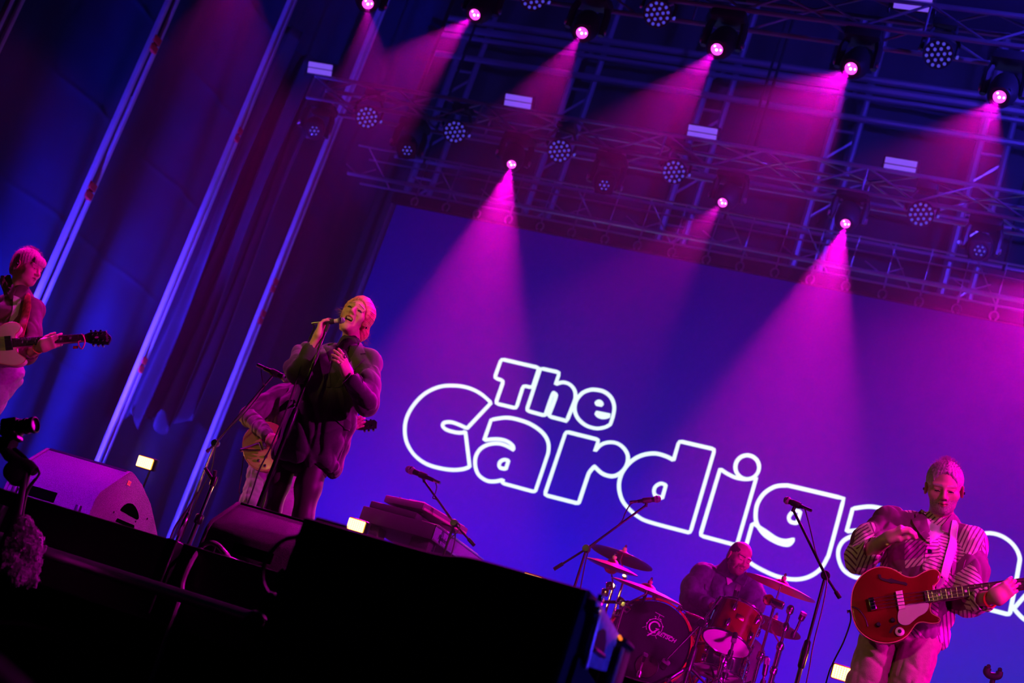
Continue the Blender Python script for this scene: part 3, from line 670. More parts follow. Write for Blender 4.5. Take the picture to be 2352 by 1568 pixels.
def head_mats(V, F, M, j=0., beard=0., wide=1., eye=.0022, sad=0.):
    """material index per face from its place on the head: 0 skin 1 lips 2 eye 3 dark 4 brow 5 beard 6 teeth"""
    L = (np.linalg.inv(np.array(M))[:3, :3]@V[F].mean(1).T).T+np.linalg.inv(np.array(M))[:3, 3]; x, y, z = np.abs(L[:, 0]), L[:, 1], L[:, 2]; o = np.zeros(len(F), int); nz = .004*np.sin(L[:, 0]*410+3*np.sin(L[:, 2]*300))+.004*np.sin(L[:, 1]*520+L[:, 2]*430)
    lz, ll = -.060+.002*j, -.068-.020*j
    if beard: o[(y > .012) & (z+nz < -.044-.35*(np.maximum(.06-y, 0))) & (z > -.125-.02*j)] = 5; o[(x > .060*wide) & (z+nz < -.03) & (z > -.09) & (y+nz > .002)] = 5
    o[(y > .080) & (x < .021) & (z < lz+.0055-x*.15) & (z > ll-.0065+x*.2)] = 1
    if j: o[(x < .021) & (z < lz-.004) & (z > ll+.005) & (y < .084) & (y > .03)] = 3; o[(x < .017) & (z < lz-.0035) & (z > lz-.0125) & (y > .072) & (y < .0865)] = 6
    else: o[(y > .075) & (x < .022) & (np.abs(z+.0645) < .0016)] = 3
    o[(((x-.0315)/.0145)**2+((z+.004+12*(x-.0315)**2)/eye)**2 < 1) & (y > .07)] = 3
    o[(x > .010) & (x < .050*wide) & (y > .062) & (np.abs(z-.0235-.1*np.minimum(x-.01, .02)*(1-sad)-sad*(.006-.30*(x-.012))) < .0040-.0012*sad-.03*np.maximum(x-.036, 0))] = 4
    return o
def hair_cap(cut=.052, top=.012, back=-.07, front=.055, fringe=0., wide=1.):
    s = Sdf(); s.ell((0, -.018, .040), (.080*wide+top*.3, .100+top*.4, .088+top), k=.02); s.ell((0, -.05, -.02), (.068*wide, .060, .07), k=.03)
    s.ell((0, .085, -.035), (.075, .075+fringe, .09), k=.015, op='s')             # the face stays free
    s.ell((0, .105, .01), (.062*wide, .05+front-.055, .060+cut-.052), k=.015, op='s')
    for x in (-1, 1): s.ell((x*.085, .004, -.03), (.022, .032, .05), k=.012, op='s')
    s.bx((0, -.03, back-.1), (.2, .2, .1), k=.01, op='s'); return s
def hair_noise(M, amp=.002, f=60, axis='z', c=(0, -.015, .02), seed=1):
    """locks that run along the way the hair is combed: out from the crown ('z') or from the brow backwards ('y')"""
    Mi = np.linalg.inv(np.array(M)); r = np.random.default_rng(seed); ph = r.uniform(0, 6, 5)
    def fn(P):
        L = P@Mi[:3, :3].T+Mi[:3, 3]-np.array(c); a = np.arctan2(L[:, 0], L[:, 1] if axis == 'z' else L[:, 2]); u = L[:, 2] if axis == 'z' else L[:, 1]
        a = a+.06*np.sin(u*45+ph[0])
        return amp*(np.sin(a*f+ph[2])+.7*np.sin(a*f*1.73+ph[3])+.8*np.sin(a*f*.37+ph[4]))
    return fn
def strands(M, roots, length, n, r, seed, droop=.3, spread=.5, curl=.02):
    """single hairs: thin tapering curves leaving the hair surface"""
    rg = random.Random(seed); G = []
    for i in range(n):
        c, d = roots[rg.randrange(len(roots))]; p = Vector(c); q = Vector(d)+Vector((rg.gauss(0, spread), rg.gauss(0, spread), rg.gauss(0, spread))); q.normalize(); L = length*rg.uniform(.4, 1.2); pts = [p]
        for k in range(5):
            q = (q+Vector((rg.gauss(0, curl*8), rg.gauss(0, curl*8), rg.gauss(0, curl*8)-droop*.25))).normalized(); pts.append(pts[-1]+q*L/5)
        G.append(tube([M @ x for x in pts], [r, r, r*.8, r*.6, r*.45, r*.25], 3, False))
    return merge(*G)
# ------------------------------------------------------------------ hand: palm, four jointed fingers, thumb from the side
def hand_sdf(wrist, d, back, side, curl=(.3, .4, .45, .5), spread=.05, thumb=(.5, .4), elbow=None, sc=1., fore=(.028, .042), tcurl=.35):
    """d: towards the fingers, back: out of the back of the hand, side: where the thumb points, roughly"""
    x = Vector(d).normalized(); z = Vector(back); z = (z-x*z.dot(x)).normalized(); y = z.cross(x)
    if not isinstance(side, (int, float)): side = 1 if y.dot(Vector(side)) > 0 else -1
    y = y*side
    w = Vector(wrist); s = Sdf(); g = lambda a, b, c: w+(x*a+y*b+z*c)*sc
    R = np.array([list(x), list(y), list(z)]).T; tips = {}
    s.bx(g(.045, 0, 0), (.046*sc, .038*sc, .0135*sc), R, .012*sc, .015); s.ell(g(.030, .026, -.008), (.028*sc, .016*sc, .015*sc), R, k=.015); s.ell(g(.03, -.022, -.007), (.03*sc, .014*sc, .014*sc), R, k=.015)
    ln = (.072, .080, .074, .058); ys = (.029, .010, -.0095, -.028); rr = (.0088, .009, .0086, .0076)
    for i in range(4):
        p = g(.086-abs(i-1.2)*.004, ys[i], 0); a = curl[i]*.75; yaw = (1.4-i)*spread; pts = [g(.05, ys[i]*.9, 0), p]
        for fr, mul in ((.45, 1), (.31, 2.0), (.24, 2.7)):
            an = a*mul; dv = x*math.cos(an)-z*math.sin(an); dv = (dv+y*yaw*math.cos(an)).normalized(); p = p+dv*ln[i]*fr*sc; pts.append(p)
        r = rr[i]*sc; s.chain(pts, [r*1.15, r*1.08, r, r*.92, r*.80], .005); tips[i] = pts
    tx, tz = thumb; p = g(.018, .030, -.004); dv = (x*math.cos(tx)+y*math.sin(tx)-z*tz).normalized(); pts = [g(.012, .012, 0), p]
    for L, c in ((.040, 0), (.034, tcurl), (.027, tcurl*.8)):
        dv = (dv+x*c*.6-y*c*.8).normalized(); p = p+dv*L*sc; pts.append(p)
    s.chain(pts, [.016*sc, .013*sc, .0112*sc, .0098*sc, .0085*sc], .008); tips[4] = pts
    if elbow is not None: s.cap(w+x*.02*sc, w+(Vector(elbow)-w)*.85, fore[0]*sc, fore[1]*sc, .025)
    s.tips = tips; return s
# ------------------------------------------------------------------ figure
SKIN = mat('skin', (.62, .36, .26), .45, noise=.08, nscale=40, spec=.4); LIPS = mat('lips', (.50, .16, .14), .4); EYEW = mat('eye_white', (.7, .68, .65), .2); DARK = mat('dark_recess', (.02, .008, .008), .6)
def figure(name, label, base): return thing(name, label, 'person', base)
def body_part(parent, pieces, hm=None, brow=None, beard=None):
    """skin of the whole figure as ONE mesh; pieces = [(geometry, per-face materials or None)]"""
    g = mergenp(*[p[0] for p in pieces]); mi = np.concatenate([np.zeros(len(p[0][1]), int) if p[1] is None else p[1] for p in pieces])
    ms = [SKIN, LIPS, EYEW, DARK, brow or DARK, beard or brow or DARK, EYEW]
    return part('body', (g[0], g[1]), None, parent, mats=ms, midx=mi, angle=180)
def cloth(name, sdf, h, m, parent, it=1, label=None, **k):
    V, F = sdf.mesh(h); V = relax(V, F, it); return part(name, (V, F), m, parent, label, angle=180, **k)
def basis(o, fwd, up=(0, 0, 1), sc=1.):
    y = Vector(fwd).normalized(); z = Vector(up); z = (z-y*z.dot(y)).normalized(); x = y.cross(z); M = Matrix.Identity(4)
    for i in range(3): M[i][0], M[i][1], M[i][2], M[i][3] = x[i]*sc, y[i]*sc, z[i]*sc, o[i]
    return M
def axes(a, b, side):
    """rotation whose Z runs from a to b and whose X is as near to side as it can be (columns)"""
    z = (Vector(b)-Vector(a)).normalized(); x = Vector(side); x = (x-z*x.dot(z)).normalized(); y = z.cross(x); return np.array([list(x), list(y), list(z)]).T
# ================================================================== people
def Jf(Y0): return lambda px, py, dy=0.: at(px, py, Y0+dy)
def core(sd, h=.013): V, F = sd.mesh(h); return (V, F)
def cw(off, s): return lambda *pts: [(off[0]+p[0]/s, off[1]+p[1]/s) for p in pts]
def tors(s, a, b, side, rx0, rx1, ry, k=.06, n=4):
    """a trunk of overlapping ellipsoids from a to b"""
    R = axes(a, b, side); L = (Vector(b)-Vector(a)).length
    for i in range(n):
        t = i/(n-1); s.ell(Vector(a).lerp(Vector(b), t), (rx0+(rx1-rx0)*t, ry, L/n*1.05), R, k=k)
    return s
# ------------------------------------------------------------------ singer
J = Jf(7.0); SI = figure('person', 'singer in a long dark blazer holding a microphone, head tilted back', (-3.65, 7.0, 0))
HAIR1 = mat('strawberry_blond_hair', (.62, .30, .14), .45, noise=.25, nscale=60); WOOL = mat('charcoal_wool', (.036, .028, .034), .75, noise=.15, nscale=90, sheen=.25, bump=.15, bscale=300); KNIT = mat('black_knit', (.022, .02, .018), .85, bump=.2, bscale=250)
NYLON = mat('dark_tights', (.045, .022, .028), .5, sheen=.3); PELV = (1, 0, 0)
HM = basis(Vector((-3.652, 6.98, 2.137-.57)), (.237, -.949, .207), (.083, .232, .969), .95)
hs = head_sdf(1., .95, brow=1., jaw=.84, neck=HM.inverted() @ J(803, 812, .04)).put(HM); hg = hs.mesh(.0019); hg = (relax(*hg, 1), hg[1])
nb, shR, shL = J(807, 806), J(700, 818, .02), J(845, 834, .02)
elL, wrL = J(840, 925, -.12), J(800, 860, -.26)
elR, wrR = J(686, 856, -.22), J(729, 776, -.27)
hR = hand_sdf(wrR, J(738, 735, -.26)-wrR, (-1, -.35, .25), (0, 1, .1), (.62, .66, .7, .75), .03, (.5, .25), elR, .90, (.023, .034), .3)
hL = hand_sdf(wrL, J(777, 808, -.36)-wrL, (.75, -.75, .55), (0, 0, 1), (.22, .36, .46, .55), .06, (.35, .5), elL, .90, (.023, .036))
nk = J(800, 826, .05); b = Sdf().chain([J(803, 812, .04), nk, J(768, 900), J(715, 1030)], [.045, .05, .09, .10], .04); b.chain([shR, nk, shL], [.035, .04, .035], .03)
hipA, knA, hipB, knB = J(662, 1050), J(625, 1175), J(724, 1058), J(696, 1186)
anA, anB = Vector((knA.x-.02, 7.05, .09)), Vector((knB.x+.05, 7.05, .09))
b.chain([hipA, knA, anA], [.045, .035, .03], .03).chain([hipB, knB, anB], [.05, .04, .03], .03)
body_part(SI, [(hg, head_mats(hg[0], hg[1], HM, 1., wide=.95, eye=.0062, sad=1.)), (hR.mesh(.0026), None), (hL.mesh(.0026), None), (core(b), None)], brow=mat('brow_brown', (.16, .07, .03), .7))  # wide dark eye ellipses put the shade on her closed eyes into colour
hair = hair_cap(top=.007, back=-.075, wide=.95)
hair.ell((-.045, -.085, -.04), (.048, .052, .058), k=.015).ell((-.05, -.03, .035), (.042, .07, .07), k=.02).ell((-.02, -.09, -.075), (.045, .035, .03), k=.02).ell((-.060, .005, .02), (.022, .045, .05), k=.02).ell((.060, .005, .02), (.022, .045, .05), k=.02)
hair.cap((-.068, -.01, -.03), (-.05, -.06, -.07), .014, .02, .015).cap((.068, -.01, -.03), (.05, -.06, -.07), .014, .02, .015)
hh = hair.put(HM); hh.noise.append(hair_noise(HM, .0010, 70, 'y', (0, 0, -.02), 3)); ho = cloth('hair', hh, .0028, HAIR1, SI, 0)
rt = [((.05*math.sin(a)*math.cos(t)*1.5, -.02-.085*math.cos(a)*math.sin(t+.6), .04+.085*math.sin(t)), (math.sin(a)*math.cos(t), -math.cos(a)*.8, math.sin(t)+.1)) for a in np.linspace(-1.6, 1.6, 9) for t in np.linspace(0, 1.5, 5)]
rt += [((-.04+.04*math.cos(a), -.13, -.05+.045*math.sin(a)), (math.cos(a)*.8, -.7, math.sin(a))) for a in np.linspace(0, 6.2, 12)]*3 + [((-.065, .03, -.02), (-.7, .4, -.6))]*8+[((.065, .03, -.02), (.7, .4, -.6))]*8
part('hair_strand', strands(HM, rt, .055, 330, .0005, 5, .5, .45, .035), HAIR1, ho, kind='stuff')
# turtleneck, skirt, tights, blazer
tn = Sdf().chain([J(794, 828, .01), J(799, 806, .008), J(803, 790, .006)], [.088, .062, .057], .02); tn.noise.append(folds(.003, .05, 2)); cloth('turtleneck', tn, .004, KNIT, SI)
sk = Sdf(); tors(sk, J(705, 1030), J(690, 1080), PELV, .12, .150, .085, .04, 3); sk.bx(Vector((hipA.x+.1, 7, at(690, 1092, 7).z-.2)), (.6, .6, .2), op='s'); sk.noise.append(folds(.003, .1, 5)); cloth('skirt', sk, .007, KNIT, SI)
for h_, k_, a_, w_ in ((hipA, knA, anA, .86), (hipB, knB, anB, 1.04)):
    lg = Sdf().chain([h_, h_.lerp(k_, .5)+Vector((0, -.015, 0)), k_, k_.lerp(a_, .4)+Vector((0, .02, 0)), a_], [x*w_ for x in (.074, .064, .050, .048, .036)], .03); cloth('tights_leg', lg, .006, NYLON, SI, 2)
    ft = Sdf().cap(a_, (a_.x, a_.y-.03, .05), .04, .04).cap((a_.x, a_.y+.02, .04), (a_.x-.02, a_.y-.17, .032), .04, .032, .02); ft.bx((a_.x, a_.y, -.1), (.3, .4, .1), op='s'); cloth('shoe', ft, .006, BLACK, SI)
jk = Sdf(); tors(jk, J(776, 862, .01), J(703, 1058, .02), PELV, .175, .195, .128, .08, 5); jk.chain([shR, nb+Vector((0, .03, -.02)), shL], [.068, .068, .068], .05)
jk.ell(J(745, 850, -.02), (.17, .12, .1), k=.06)
slR = [shR, shR.lerp(elR, .55)+Vector((-.02, 0, -.02)), elR, elR.lerp(wrR, .62)]; slL = [shL, shL.lerp(elL, .5)+Vector((.012, 0, 0)), elL, elL.lerp(wrL, .80)]
jk.chain(slR, [.066, .062, .056, .045], .03); jk.chain(slL, [.068, .064, .062, .046], .03)
jk.cap(elR.lerp(wrR, .60), elR.lerp(wrR, .75), .034, .036, .004, op='s'); jk.cap(elL.lerp(wrL, .79), elL.lerp(wrL, .95), .034, .036, .004, op='s')
hz_ = at(690, 1078, 7).z; jk.bx(Vector((-3.6, 7, hz_-.3)), (.8, .6, .3), R=np.array(Matrix.Rotation(.07, 3, 'Y')), k=.012, op='s')
jk.ell(Vector((J(696, 1075).x, 7.02, hz_-.02)), (.165, .105, .16), k=.02, op='s')
jk.noise.append(folds(.0075, .24, 11, 2)); jk.noise.append(folds(.0022, .10, 12, 2)); bl = cloth('blazer', jk, .0055, WOOL, SI, 1)
c1 = cw((690, 660), 7.127); c2 = cw((540, 840), 4.356)
part('lapel', patch(c1((960, 900), (1075, 1098), (978, 1106), (1046, 1190), (900, 1340), (800, 1480), (640, 1640), (560, 1640), (700, 1400), (850, 1150), (930, 990)), jk, .011, .007), WOOL, bl)
part('lapel', patch(c1((560, 930), (470, 940), (400, 990), (310, 1150), (360, 1420), (430, 1640), (500, 1640), (470, 1400), (520, 1150), (585, 960)), jk, .011, .007), WOOL, bl)
part('shirt_front', patch(c1((590, 940), (980, 965), (850, 1150), (700, 1400), (560, 1640), (500, 1640), (475, 1400), (525, 1150)), jk, .004, .004), KNIT, SI)
part('pocket_flap', patch(c2((1000, 452), (1080, 500), (1140, 560), (1150, 590), (1132, 652), (1060, 600), (985, 520)), jk, .012, .007), WOOL, bl)
part('pocket_flap', patch(c2((606, 345), (545, 352), (470, 412), (462, 462), (540, 430), (590, 395)), jk, .012, .007), WOOL, bl)
part('cuff_seam', tube([elL.lerp(wrL, .70)+(Vector((math.cos(a), -.3*math.sin(a), math.sin(a))))*.052 for a in np.linspace(0, 6.28, 25)], .003, 5), WOOL, bl)
GOLD = mat('gold', (.9, .6, .2), .2, 1)
for f_, t_, R_ in ((0, .35, .0115), (3, .3, .0095)):
    p, q = hL.tips[f_][1], hL.tips[f_][2]; c_ = p.lerp(q, t_); d_ = (q-p).normalized(); Mr = frameZ(c_, d_)
    r_ = part('finger_ring', tube([Mr @ Vector((R_*math.cos(a), R_*math.sin(a), 0)) for a in np.linspace(0, 6.283, 17)[:-1]], .0022, 6, closed=True), CHROME, SI)
    if f_ == 0: part('ring_stones', merge(*[lathe([(.004, -.003), (.0055, 0), (.003, .004)], Matrix.Translation(c_+Vector((random.uniform(-.009, .009), -.012, random.uniform(-.003, .014)))), 6) for _ in range(7)]), CHROME, r_, kind='stuff')
part('earring', lathe([(.004, -.006), (.006, 0), (.003, .006)], Matrix.Translation(HM @ Vector((-.088, .004, -.042))), 8), CHROME, SI)
# ------------------------------------------------------------------ bass player
J = Jf(7.4); BP = figure('person', 'bearded bass player in a patterned shirt looking down, right hand raised', (-.5, 7.4, 0))
GREY = mat('grey_hair', (.50, .44, .40), .6, noise=.3, nscale=80); BEARD = mat('grey_beard', (.45, .34, .30), .8, noise=.35, nscale=160, bump=.4, bscale=400)
# shirt print: shards of stripes in turned directions over plum cloth
def print_mat():
    m = bpy.data.materials.new('striped_shard_shirt'); m.use_nodes = True; nt = m.node_tree; N = nt.nodes.new; Lk = nt.links.new; b = nt.nodes['Principled BSDF']; b.inputs['Roughness'].default_value = .8
    tc = N('ShaderNodeTexCoord'); mp = N('ShaderNodeMapping'); mp.inputs['Scale'].default_value = (9, 3, 6); mp.inputs['Rotation'].default_value = (0, .5, .2); Lk(tc.outputs['Object'], mp.inputs[0])
    vo = N('ShaderNodeTexVoronoi'); vo.inputs['Scale'].default_value = 1.0; Lk(mp.outputs[0], vo.inputs['Vector'])
    sx = N('ShaderNodeSeparateColor'); Lk(vo.outputs['Color'], sx.inputs[0])
    an = N('ShaderNodeMath'); an.operation = 'MULTIPLY'; an.inputs[1].default_value = 6.28; Lk(sx.outputs[0], an.inputs[0])
    vr = N('ShaderNodeVectorRotate'); vr.rotation_type = 'Y_AXIS'; Lk(tc.outputs['Object'], vr.inputs['Vector']); Lk(an.outputs[0], vr.inputs['Angle'])
    wv = N('ShaderNodeTexWave'); wv.inputs['Scale'].default_value = 17; wv.inputs['Distortion'].default_value = .6; wv.inputs['Detail'].default_value = 0; Lk(vr.outputs[0], wv.inputs['Vector'])
    gt = N('ShaderNodeMath'); gt.operation = 'GREATER_THAN'; gt.inputs[1].default_value = .30; Lk(wv.outputs[1], gt.inputs[0])
    pl = N('ShaderNodeMath'); pl.operation = 'GREATER_THAN'; pl.inputs[1].default_value = .5; Lk(sx.outputs[1], pl.inputs[0])
    mu = N('ShaderNodeMath'); mu.operation = 'MULTIPLY'; Lk(gt.outputs[0], mu.inputs[0]); Lk(pl.outputs[0], mu.inputs[1])
    mx = N('ShaderNodeMix'); mx.data_type = 'RGBA'; mx.inputs[6].default_value = (.20, .045, .14, 1); mx.inputs[7].default_value = (.78, .62, .55, 1); Lk(mu.outputs[0], mx.inputs[0]); Lk(mx.outputs[2], b.inputs['Base Color']); return m
PRINT = print_mat(); COTTON = mat('white_cotton', (.75, .72, .72), .85); KHAKI = mat('khaki_twill', (.36, .27, .19), .8, noise=.12, nscale=50, bump=.2, bscale=200)
HM = basis(Vector((-.549, 7.35, 2.062-.57)), (.106, -.922, -.372), (-.112, -.382, .917), 1.0)
hs = head_sdf(0., 1.08, brow=-.5, neck=HM.inverted() @ J(2156, 1212, .05)).put(HM); hg = hs.mesh(.0026); hg = (relax(*hg, 1), hg[1])
nb, shR, shL = J(2158, 1206, .03), J(2042, 1200, .03), J(2228, 1246, .03)
elR, wrR, elL, wrL = J(1975, 1282, -.04), J(2036, 1238, -.24), J(2224, 1378, -.06), J(2283, 1376, -.27)
hR = hand_sdf(wrR, J(2076, 1212, -.27)-wrR, (-.1, -.6, .9), (.4, -.9, -.4), (.85, .9, .95, 1.0), .01, (.15, .5), elR, 1.05, (.029, .042), .3)
hL = hand_sdf(wrL, J(2318, 1350, -.27)-wrL, (.10, -1, -.1), (-.8, 0, .6), (.55, .6, .65, .7), .04, (.35, 1.3), elL, .98, (.029, .042), .25)
nk = nb+Vector((0, .03, -.06)); b = Sdf().chain([J(2156, 1212, .05), nk, J(2130, 1300), J(2080, 1450)], [.05, .05, .09, .10], .05).chain([shR, nk, shL], [.035, .04, .035], .03)
k1, k2 = at(1991, 1568, 7.4), at(2087, 1568, 7.4); h1, h2 = J(2022, 1465), J(2112, 1475)
f1, f2 = Vector((k1.x-.04, 7.42, .1)), Vector((k2.x+.02, 7.42, .1))
b.chain([h1, k1, f1], [.06, .05, .035], .03).chain([h2, k2, f2], [.06, .05, .035], .03)
body_part(BP, [(hg, head_mats(hg[0], hg[1], HM, 0, beard=1, wide=1.08, eye=.0038)), (hR.mesh(.0028), None), (hL.mesh(.0028), None), (core(b), None)], brow=GREY, beard=BEARD)
hc = hair_cap(top=.008, back=-.055, cut=.074, front=.066, wide=1.06).put(HM); hc.noise.append(hair_noise(HM, .0011, 80, 'z', seed=8)); ho = cloth('hair', hc, .003, GREY, BP, 0)
rt = [((.075*math.sin(a)*math.cos(t), -.015+.09*math.cos(a)*math.cos(t), .05+.088*math.sin(t)), (math.sin(a)*math.cos(t)*.6, .5*math.cos(a)*math.cos(t), .5+math.sin(t))) for a in np.linspace(0, 6.2, 22) for t in np.linspace(.35, 1.5, 7)]
part('hair_strand', strands(HM, rt, .020, 900, .0007, 9, -.1, .4, .01), GREY, ho, kind='stuff')
for s_ in (-1, 1): part('ear_monitor', lathe([(.007, -.006), (.008, .002), (.004, .006)], HM @ Matrix.Translation((s_*.092, -.002, -.012)) @ Matrix.Rotation(math.pi/2, 4, 'Y'), 10), BLACK, BP)
sh = Sdf(); tors(sh, J(2128, 1262, .03), J(2085, 1450, .03), PELV, .185, .185, .135, .08, 5); sh.chain([shR, nb+Vector((0, .035, -.03)), shL], [.078, .080, .078], .05).cap(nb+Vector((0, .02, -.02)), nb+Vector((0, .02, .02)), .082, .076, .03); sh.ell(J(2125, 1300, -.02), (.16, .12, .12), k=.05)
sh.chain([shR, shR.lerp(elR, .55)+Vector((-.015, 0, 0)), elR, elR.lerp(wrR, .52)], [.078, .08, .07, .058], .03); sh.chain([shL, shL.lerp(elL, .5)+Vector((.01, 0, 0)), elL, elL.lerp(wrL, .60)], [.076, .078, .072, .056], .03)
sh.cap(elR.lerp(wrR, .50), elR.lerp(wrR, .7), .046, .05, .004, op='s'); sh.cap(elL.lerp(wrL, .58), elL.lerp(wrL, .8), .044, .05, .004, op='s')
hz_ = at(2090, 1478, 7.4).z; sh.bx(Vector((-.5, 7.4, hz_-.3)), (.6, .6, .3), R=np.array(Matrix.Rotation(-.03, 3, 'Y')), k=.01, op='s'); sh.ell(Vector((J(2085, 1478).x, 7.42, hz_-.02)), (.16, .105, .1), k=.02, op='s')
sh.noise.append(folds(.0065, .14, 21, 3)); sh.noise.append(folds(.003, .06, 22)); so = cloth('shirt', sh, .0055, PRINT, BP, 1)
c3 = cw((1850, 1000), 2.761)
part('collar', patch(c3((690, 505), (735, 480), (765, 500), (772, 560), (790, 690), (720, 630), (680, 550)), sh, .012, .007, maxd=.05), PRINT, so)
part('collar', patch(c3((920, 500), (945, 545), (930, 650), (860, 600), (870, 570)), sh, .012, .007, maxd=.05), PRINT, so)
part('tee_shirt', patch(c3((758, 505), (790, 545), (840, 575), (905, 575), (880, 620), (840, 650), (786, 690)), sh, .005, .004), COTTON, BP)
part('placket', patch(c3((772, 690), (790, 692), (768, 790), (755, 850), (740, 850), (752, 780)), sh, .006, .005), PRINT, so)
p_ = hits(sh, c3((789, 737)))[0][0]; part('shirt_button', lathe([(.011, -.002), (.011, .003), (.007, .004), (.006, .002)], frameZ(Vector(p_)+Vector((0, -.008, 0)), (.05, -1, .1)), 12), BLACK, so)
part('chest_pocket', patch(c3((925, 780), (1000, 760), (1020, 790), (985, 900), (920, 880)), sh, .007, .005), PRINT, so)
tr = Sdf(); tors(tr, J(2085, 1430, .03), J(2068, 1475, .02), PELV, .160, .165, .120, .03, 3); tr.chain([h1, k1, k1.lerp(f1, .5), f1], [.098, .090, .08, .07], .02).chain([h2, k2, k2.lerp(f2, .5), f2], [.098, .090, .08, .07], .012); tr.noise.append(folds(.0065, .12, 31, 3)); cloth('trousers', tr, .0065, KHAKI, BP, 1)
for f_ in (f1, f2):
    ft = Sdf().cap((f_.x, f_.y+.05, .05), (f_.x-.01, f_.y-.20, .04), .05, .042, .02); ft.bx((f_.x, f_.y, -.1), (.3, .4, .1), op='s'); cloth('shoe', ft, .007, BLACK, BP)
part('wristband', tube([wrL.lerp(elL, .12)+(frameZ((0, 0, 0), elL-wrL).to_3x3() @ Vector((.033*math.cos(a), .033*math.sin(a), 0))) for a in np.linspace(0, 6.283, 19)[:-1]], .006, 6, closed=True), RED, BP, 'red cloth wristband')
# ------------------------------------------------------------------ guitarist at the side wall
J = Jf(7.8); LG = figure('person', 'blond guitarist in profile by the side wall, playing a cream guitar', (-6.35, 7.8, 0))
BLOND = mat('blond_hair', (.62, .47, .36), .55, noise=.25, nscale=80); OVER = mat('maroon_overshirt', (.11, .05, .055), .75, noise=.2, nscale=30); GREYJ = mat('grey_denim', (.30, .27, .32), .8, noise=.15, nscale=60)
HM = basis(Vector((-6.436, 7.8, 2.214-.57)), (.985, -.05, .03), (-.05, -.02, .995), 1.0)
hs = head_sdf(0, 1.0, neck=HM.inverted() @ J(40, 690, .03)).put(HM); hg = hs.mesh(.0028); hg = (relax(*hg, 1), hg[1])
nb, shL, shR = J(44, 680, .03), J(76, 712, .02), J(-62, 722, .06); elL, wrL = J(60, 815, -.12), J(93, 796, -.24); elR, wrR = J(-95, 800, .0), J(-35, 800, -.2)
hL = hand_sdf(wrL, J(122, 786, -.23)-wrL, (.15, -.9, -.5), (-.3, 0, 1), (.5, .55, .6, .65), .05, (.5, .9), elL, 1.0, (.027, .040), .2)
hR = hand_sdf(wrR, J(0, 795, -.22)-wrR, (0, -1, .3), (0, 0, 1), (.4, .4, .4, .4), .04, (.5, .4), elR, 1.0, (.027, .04))
nk = J(36, 702, .05); b = Sdf().chain([J(40, 690, .03), nk, J(10, 780), J(-8, 860)], [.05, .05, .08, .10], .05).chain([shR, nk, shL], [.035, .04, .035], .03)
h1, h2 = J(-25, 862), J(12, 866); f1, f2 = Vector((h1.x-.05, 7.85, .1)), Vector((h2.x-.05, 7.75, .1)); b.chain([h1, f1], [.08, .04]).chain([h2, f2], [.08, .04])
body_part(LG, [(hg, head_mats(hg[0], hg[1], HM)), (hR.mesh(.0032), None), (hL.mesh(.0028), None), (core(b), None)], brow=BLOND)
hc = hair_cap(top=.006, back=-.07, front=.050, cut=.044).put(HM); hc.add(Sdf().ell((0, .085, .052), (.058, .022, .035), k=.02).put(HM)); hc.noise.append(hair_noise(HM, .0011, 76, 'z', seed=18)); ho = cloth('hair', hc, .003, BLOND, LG, 0)
rt = [((.078*math.sin(a)*math.cos(t), -.015+.095*math.cos(a)*math.cos(t), .05+.09*math.sin(t)), (math.sin(a)*.6, .6*math.cos(a), math.sin(t)*.5)) for a in np.linspace(0, 6.2, 20) for t in np.linspace(.1, 1.5, 6)]
part('hair_strand', strands(HM, rt, .020, 500, .0007, 19, .4, .3, .01), BLOND, ho, kind='stuff')
part('ear_monitor', lathe([(.007, -.006), (.008, .002), (.004, .006)], HM @ Matrix.Translation((.088, -.002, -.012)) @ Matrix.Rotation(math.pi/2, 4, 'Y'), 10), BLACK, LG)
ov = Sdf(); tors(ov, J(14, 730, .03), J(-5, 850, .03), PELV, .165, .165, .125, .06, 4); ov.chain([shR, nb+Vector((0, .03, -.03)), shL], [.07, .075, .07], .04)
ov.chain([shL, shL.lerp(elL, .5)+Vector((.01, 0, 0)), elL, elL.lerp(wrL, .35)], [.068, .066, .06, .05], .03).chain([shR, elR, elR.lerp(wrR, .6)], [.07, .066, .05], .03); ov.cap(elL.lerp(wrL, .33), elL.lerp(wrL, .6), .036, .04, .004, op='s')
ov.cap(J(40, 690, .02), J(47, 676, .02), .078, .070, .03); ov.noise.append(folds(.0065, .12, 42, 3)); oo = cloth('overshirt', ov, .0065, OVER, LG)
cl = cw((0, 560), 5.226); part('tee_shirt', patch(cl((165, 620), (215, 640), (255, 660), (240, 760), (212, 860), (140, 945), (105, 945), (150, 800)), ov, .005, .004), COTTON, LG); part('collar', patch(cl((20, 400), (130, 385), (190, 560), (150, 665), (70, 640), (10, 500)), ov, .012, .007, maxd=.06), OVER, oo)
tr = Sdf(); tors(tr, J(-4, 845, .03), J(-10, 872, .02), PELV, .16, .165, .12, .05, 3); tr.chain([h1, h1.lerp(f1, .5), f1], [.095, .075, .06], .04).chain([h2, h2.lerp(f2, .5), f2], [.095, .075, .06], .04); tr.noise.append(folds(.006, .1, 43)); cloth('trousers', tr, .008, GREYJ, LG)
for f_ in (f1, f2):
    ft = Sdf().cap((f_.x, f_.y+.05, .05), (f_.x+.04, f_.y-.18, .04), .05, .042, .02); ft.bx((f_.x, f_.y, -.1), (.3, .4, .1), op='s'); cloth('shoe', ft, .008, BLACK, LG)
part('wristband', tube([wrL.lerp(elL, .15)+(frameZ((0, 0, 0), elL-wrL).to_3x3() @ Vector((.032*math.cos(a), .032*math.sin(a), 0))) for a in np.linspace(0, 6.283, 17)[:-1]], .005, 6, closed=True), mat('orange_band', (.9, .25, .1), .6), LG, 'orange wristband')
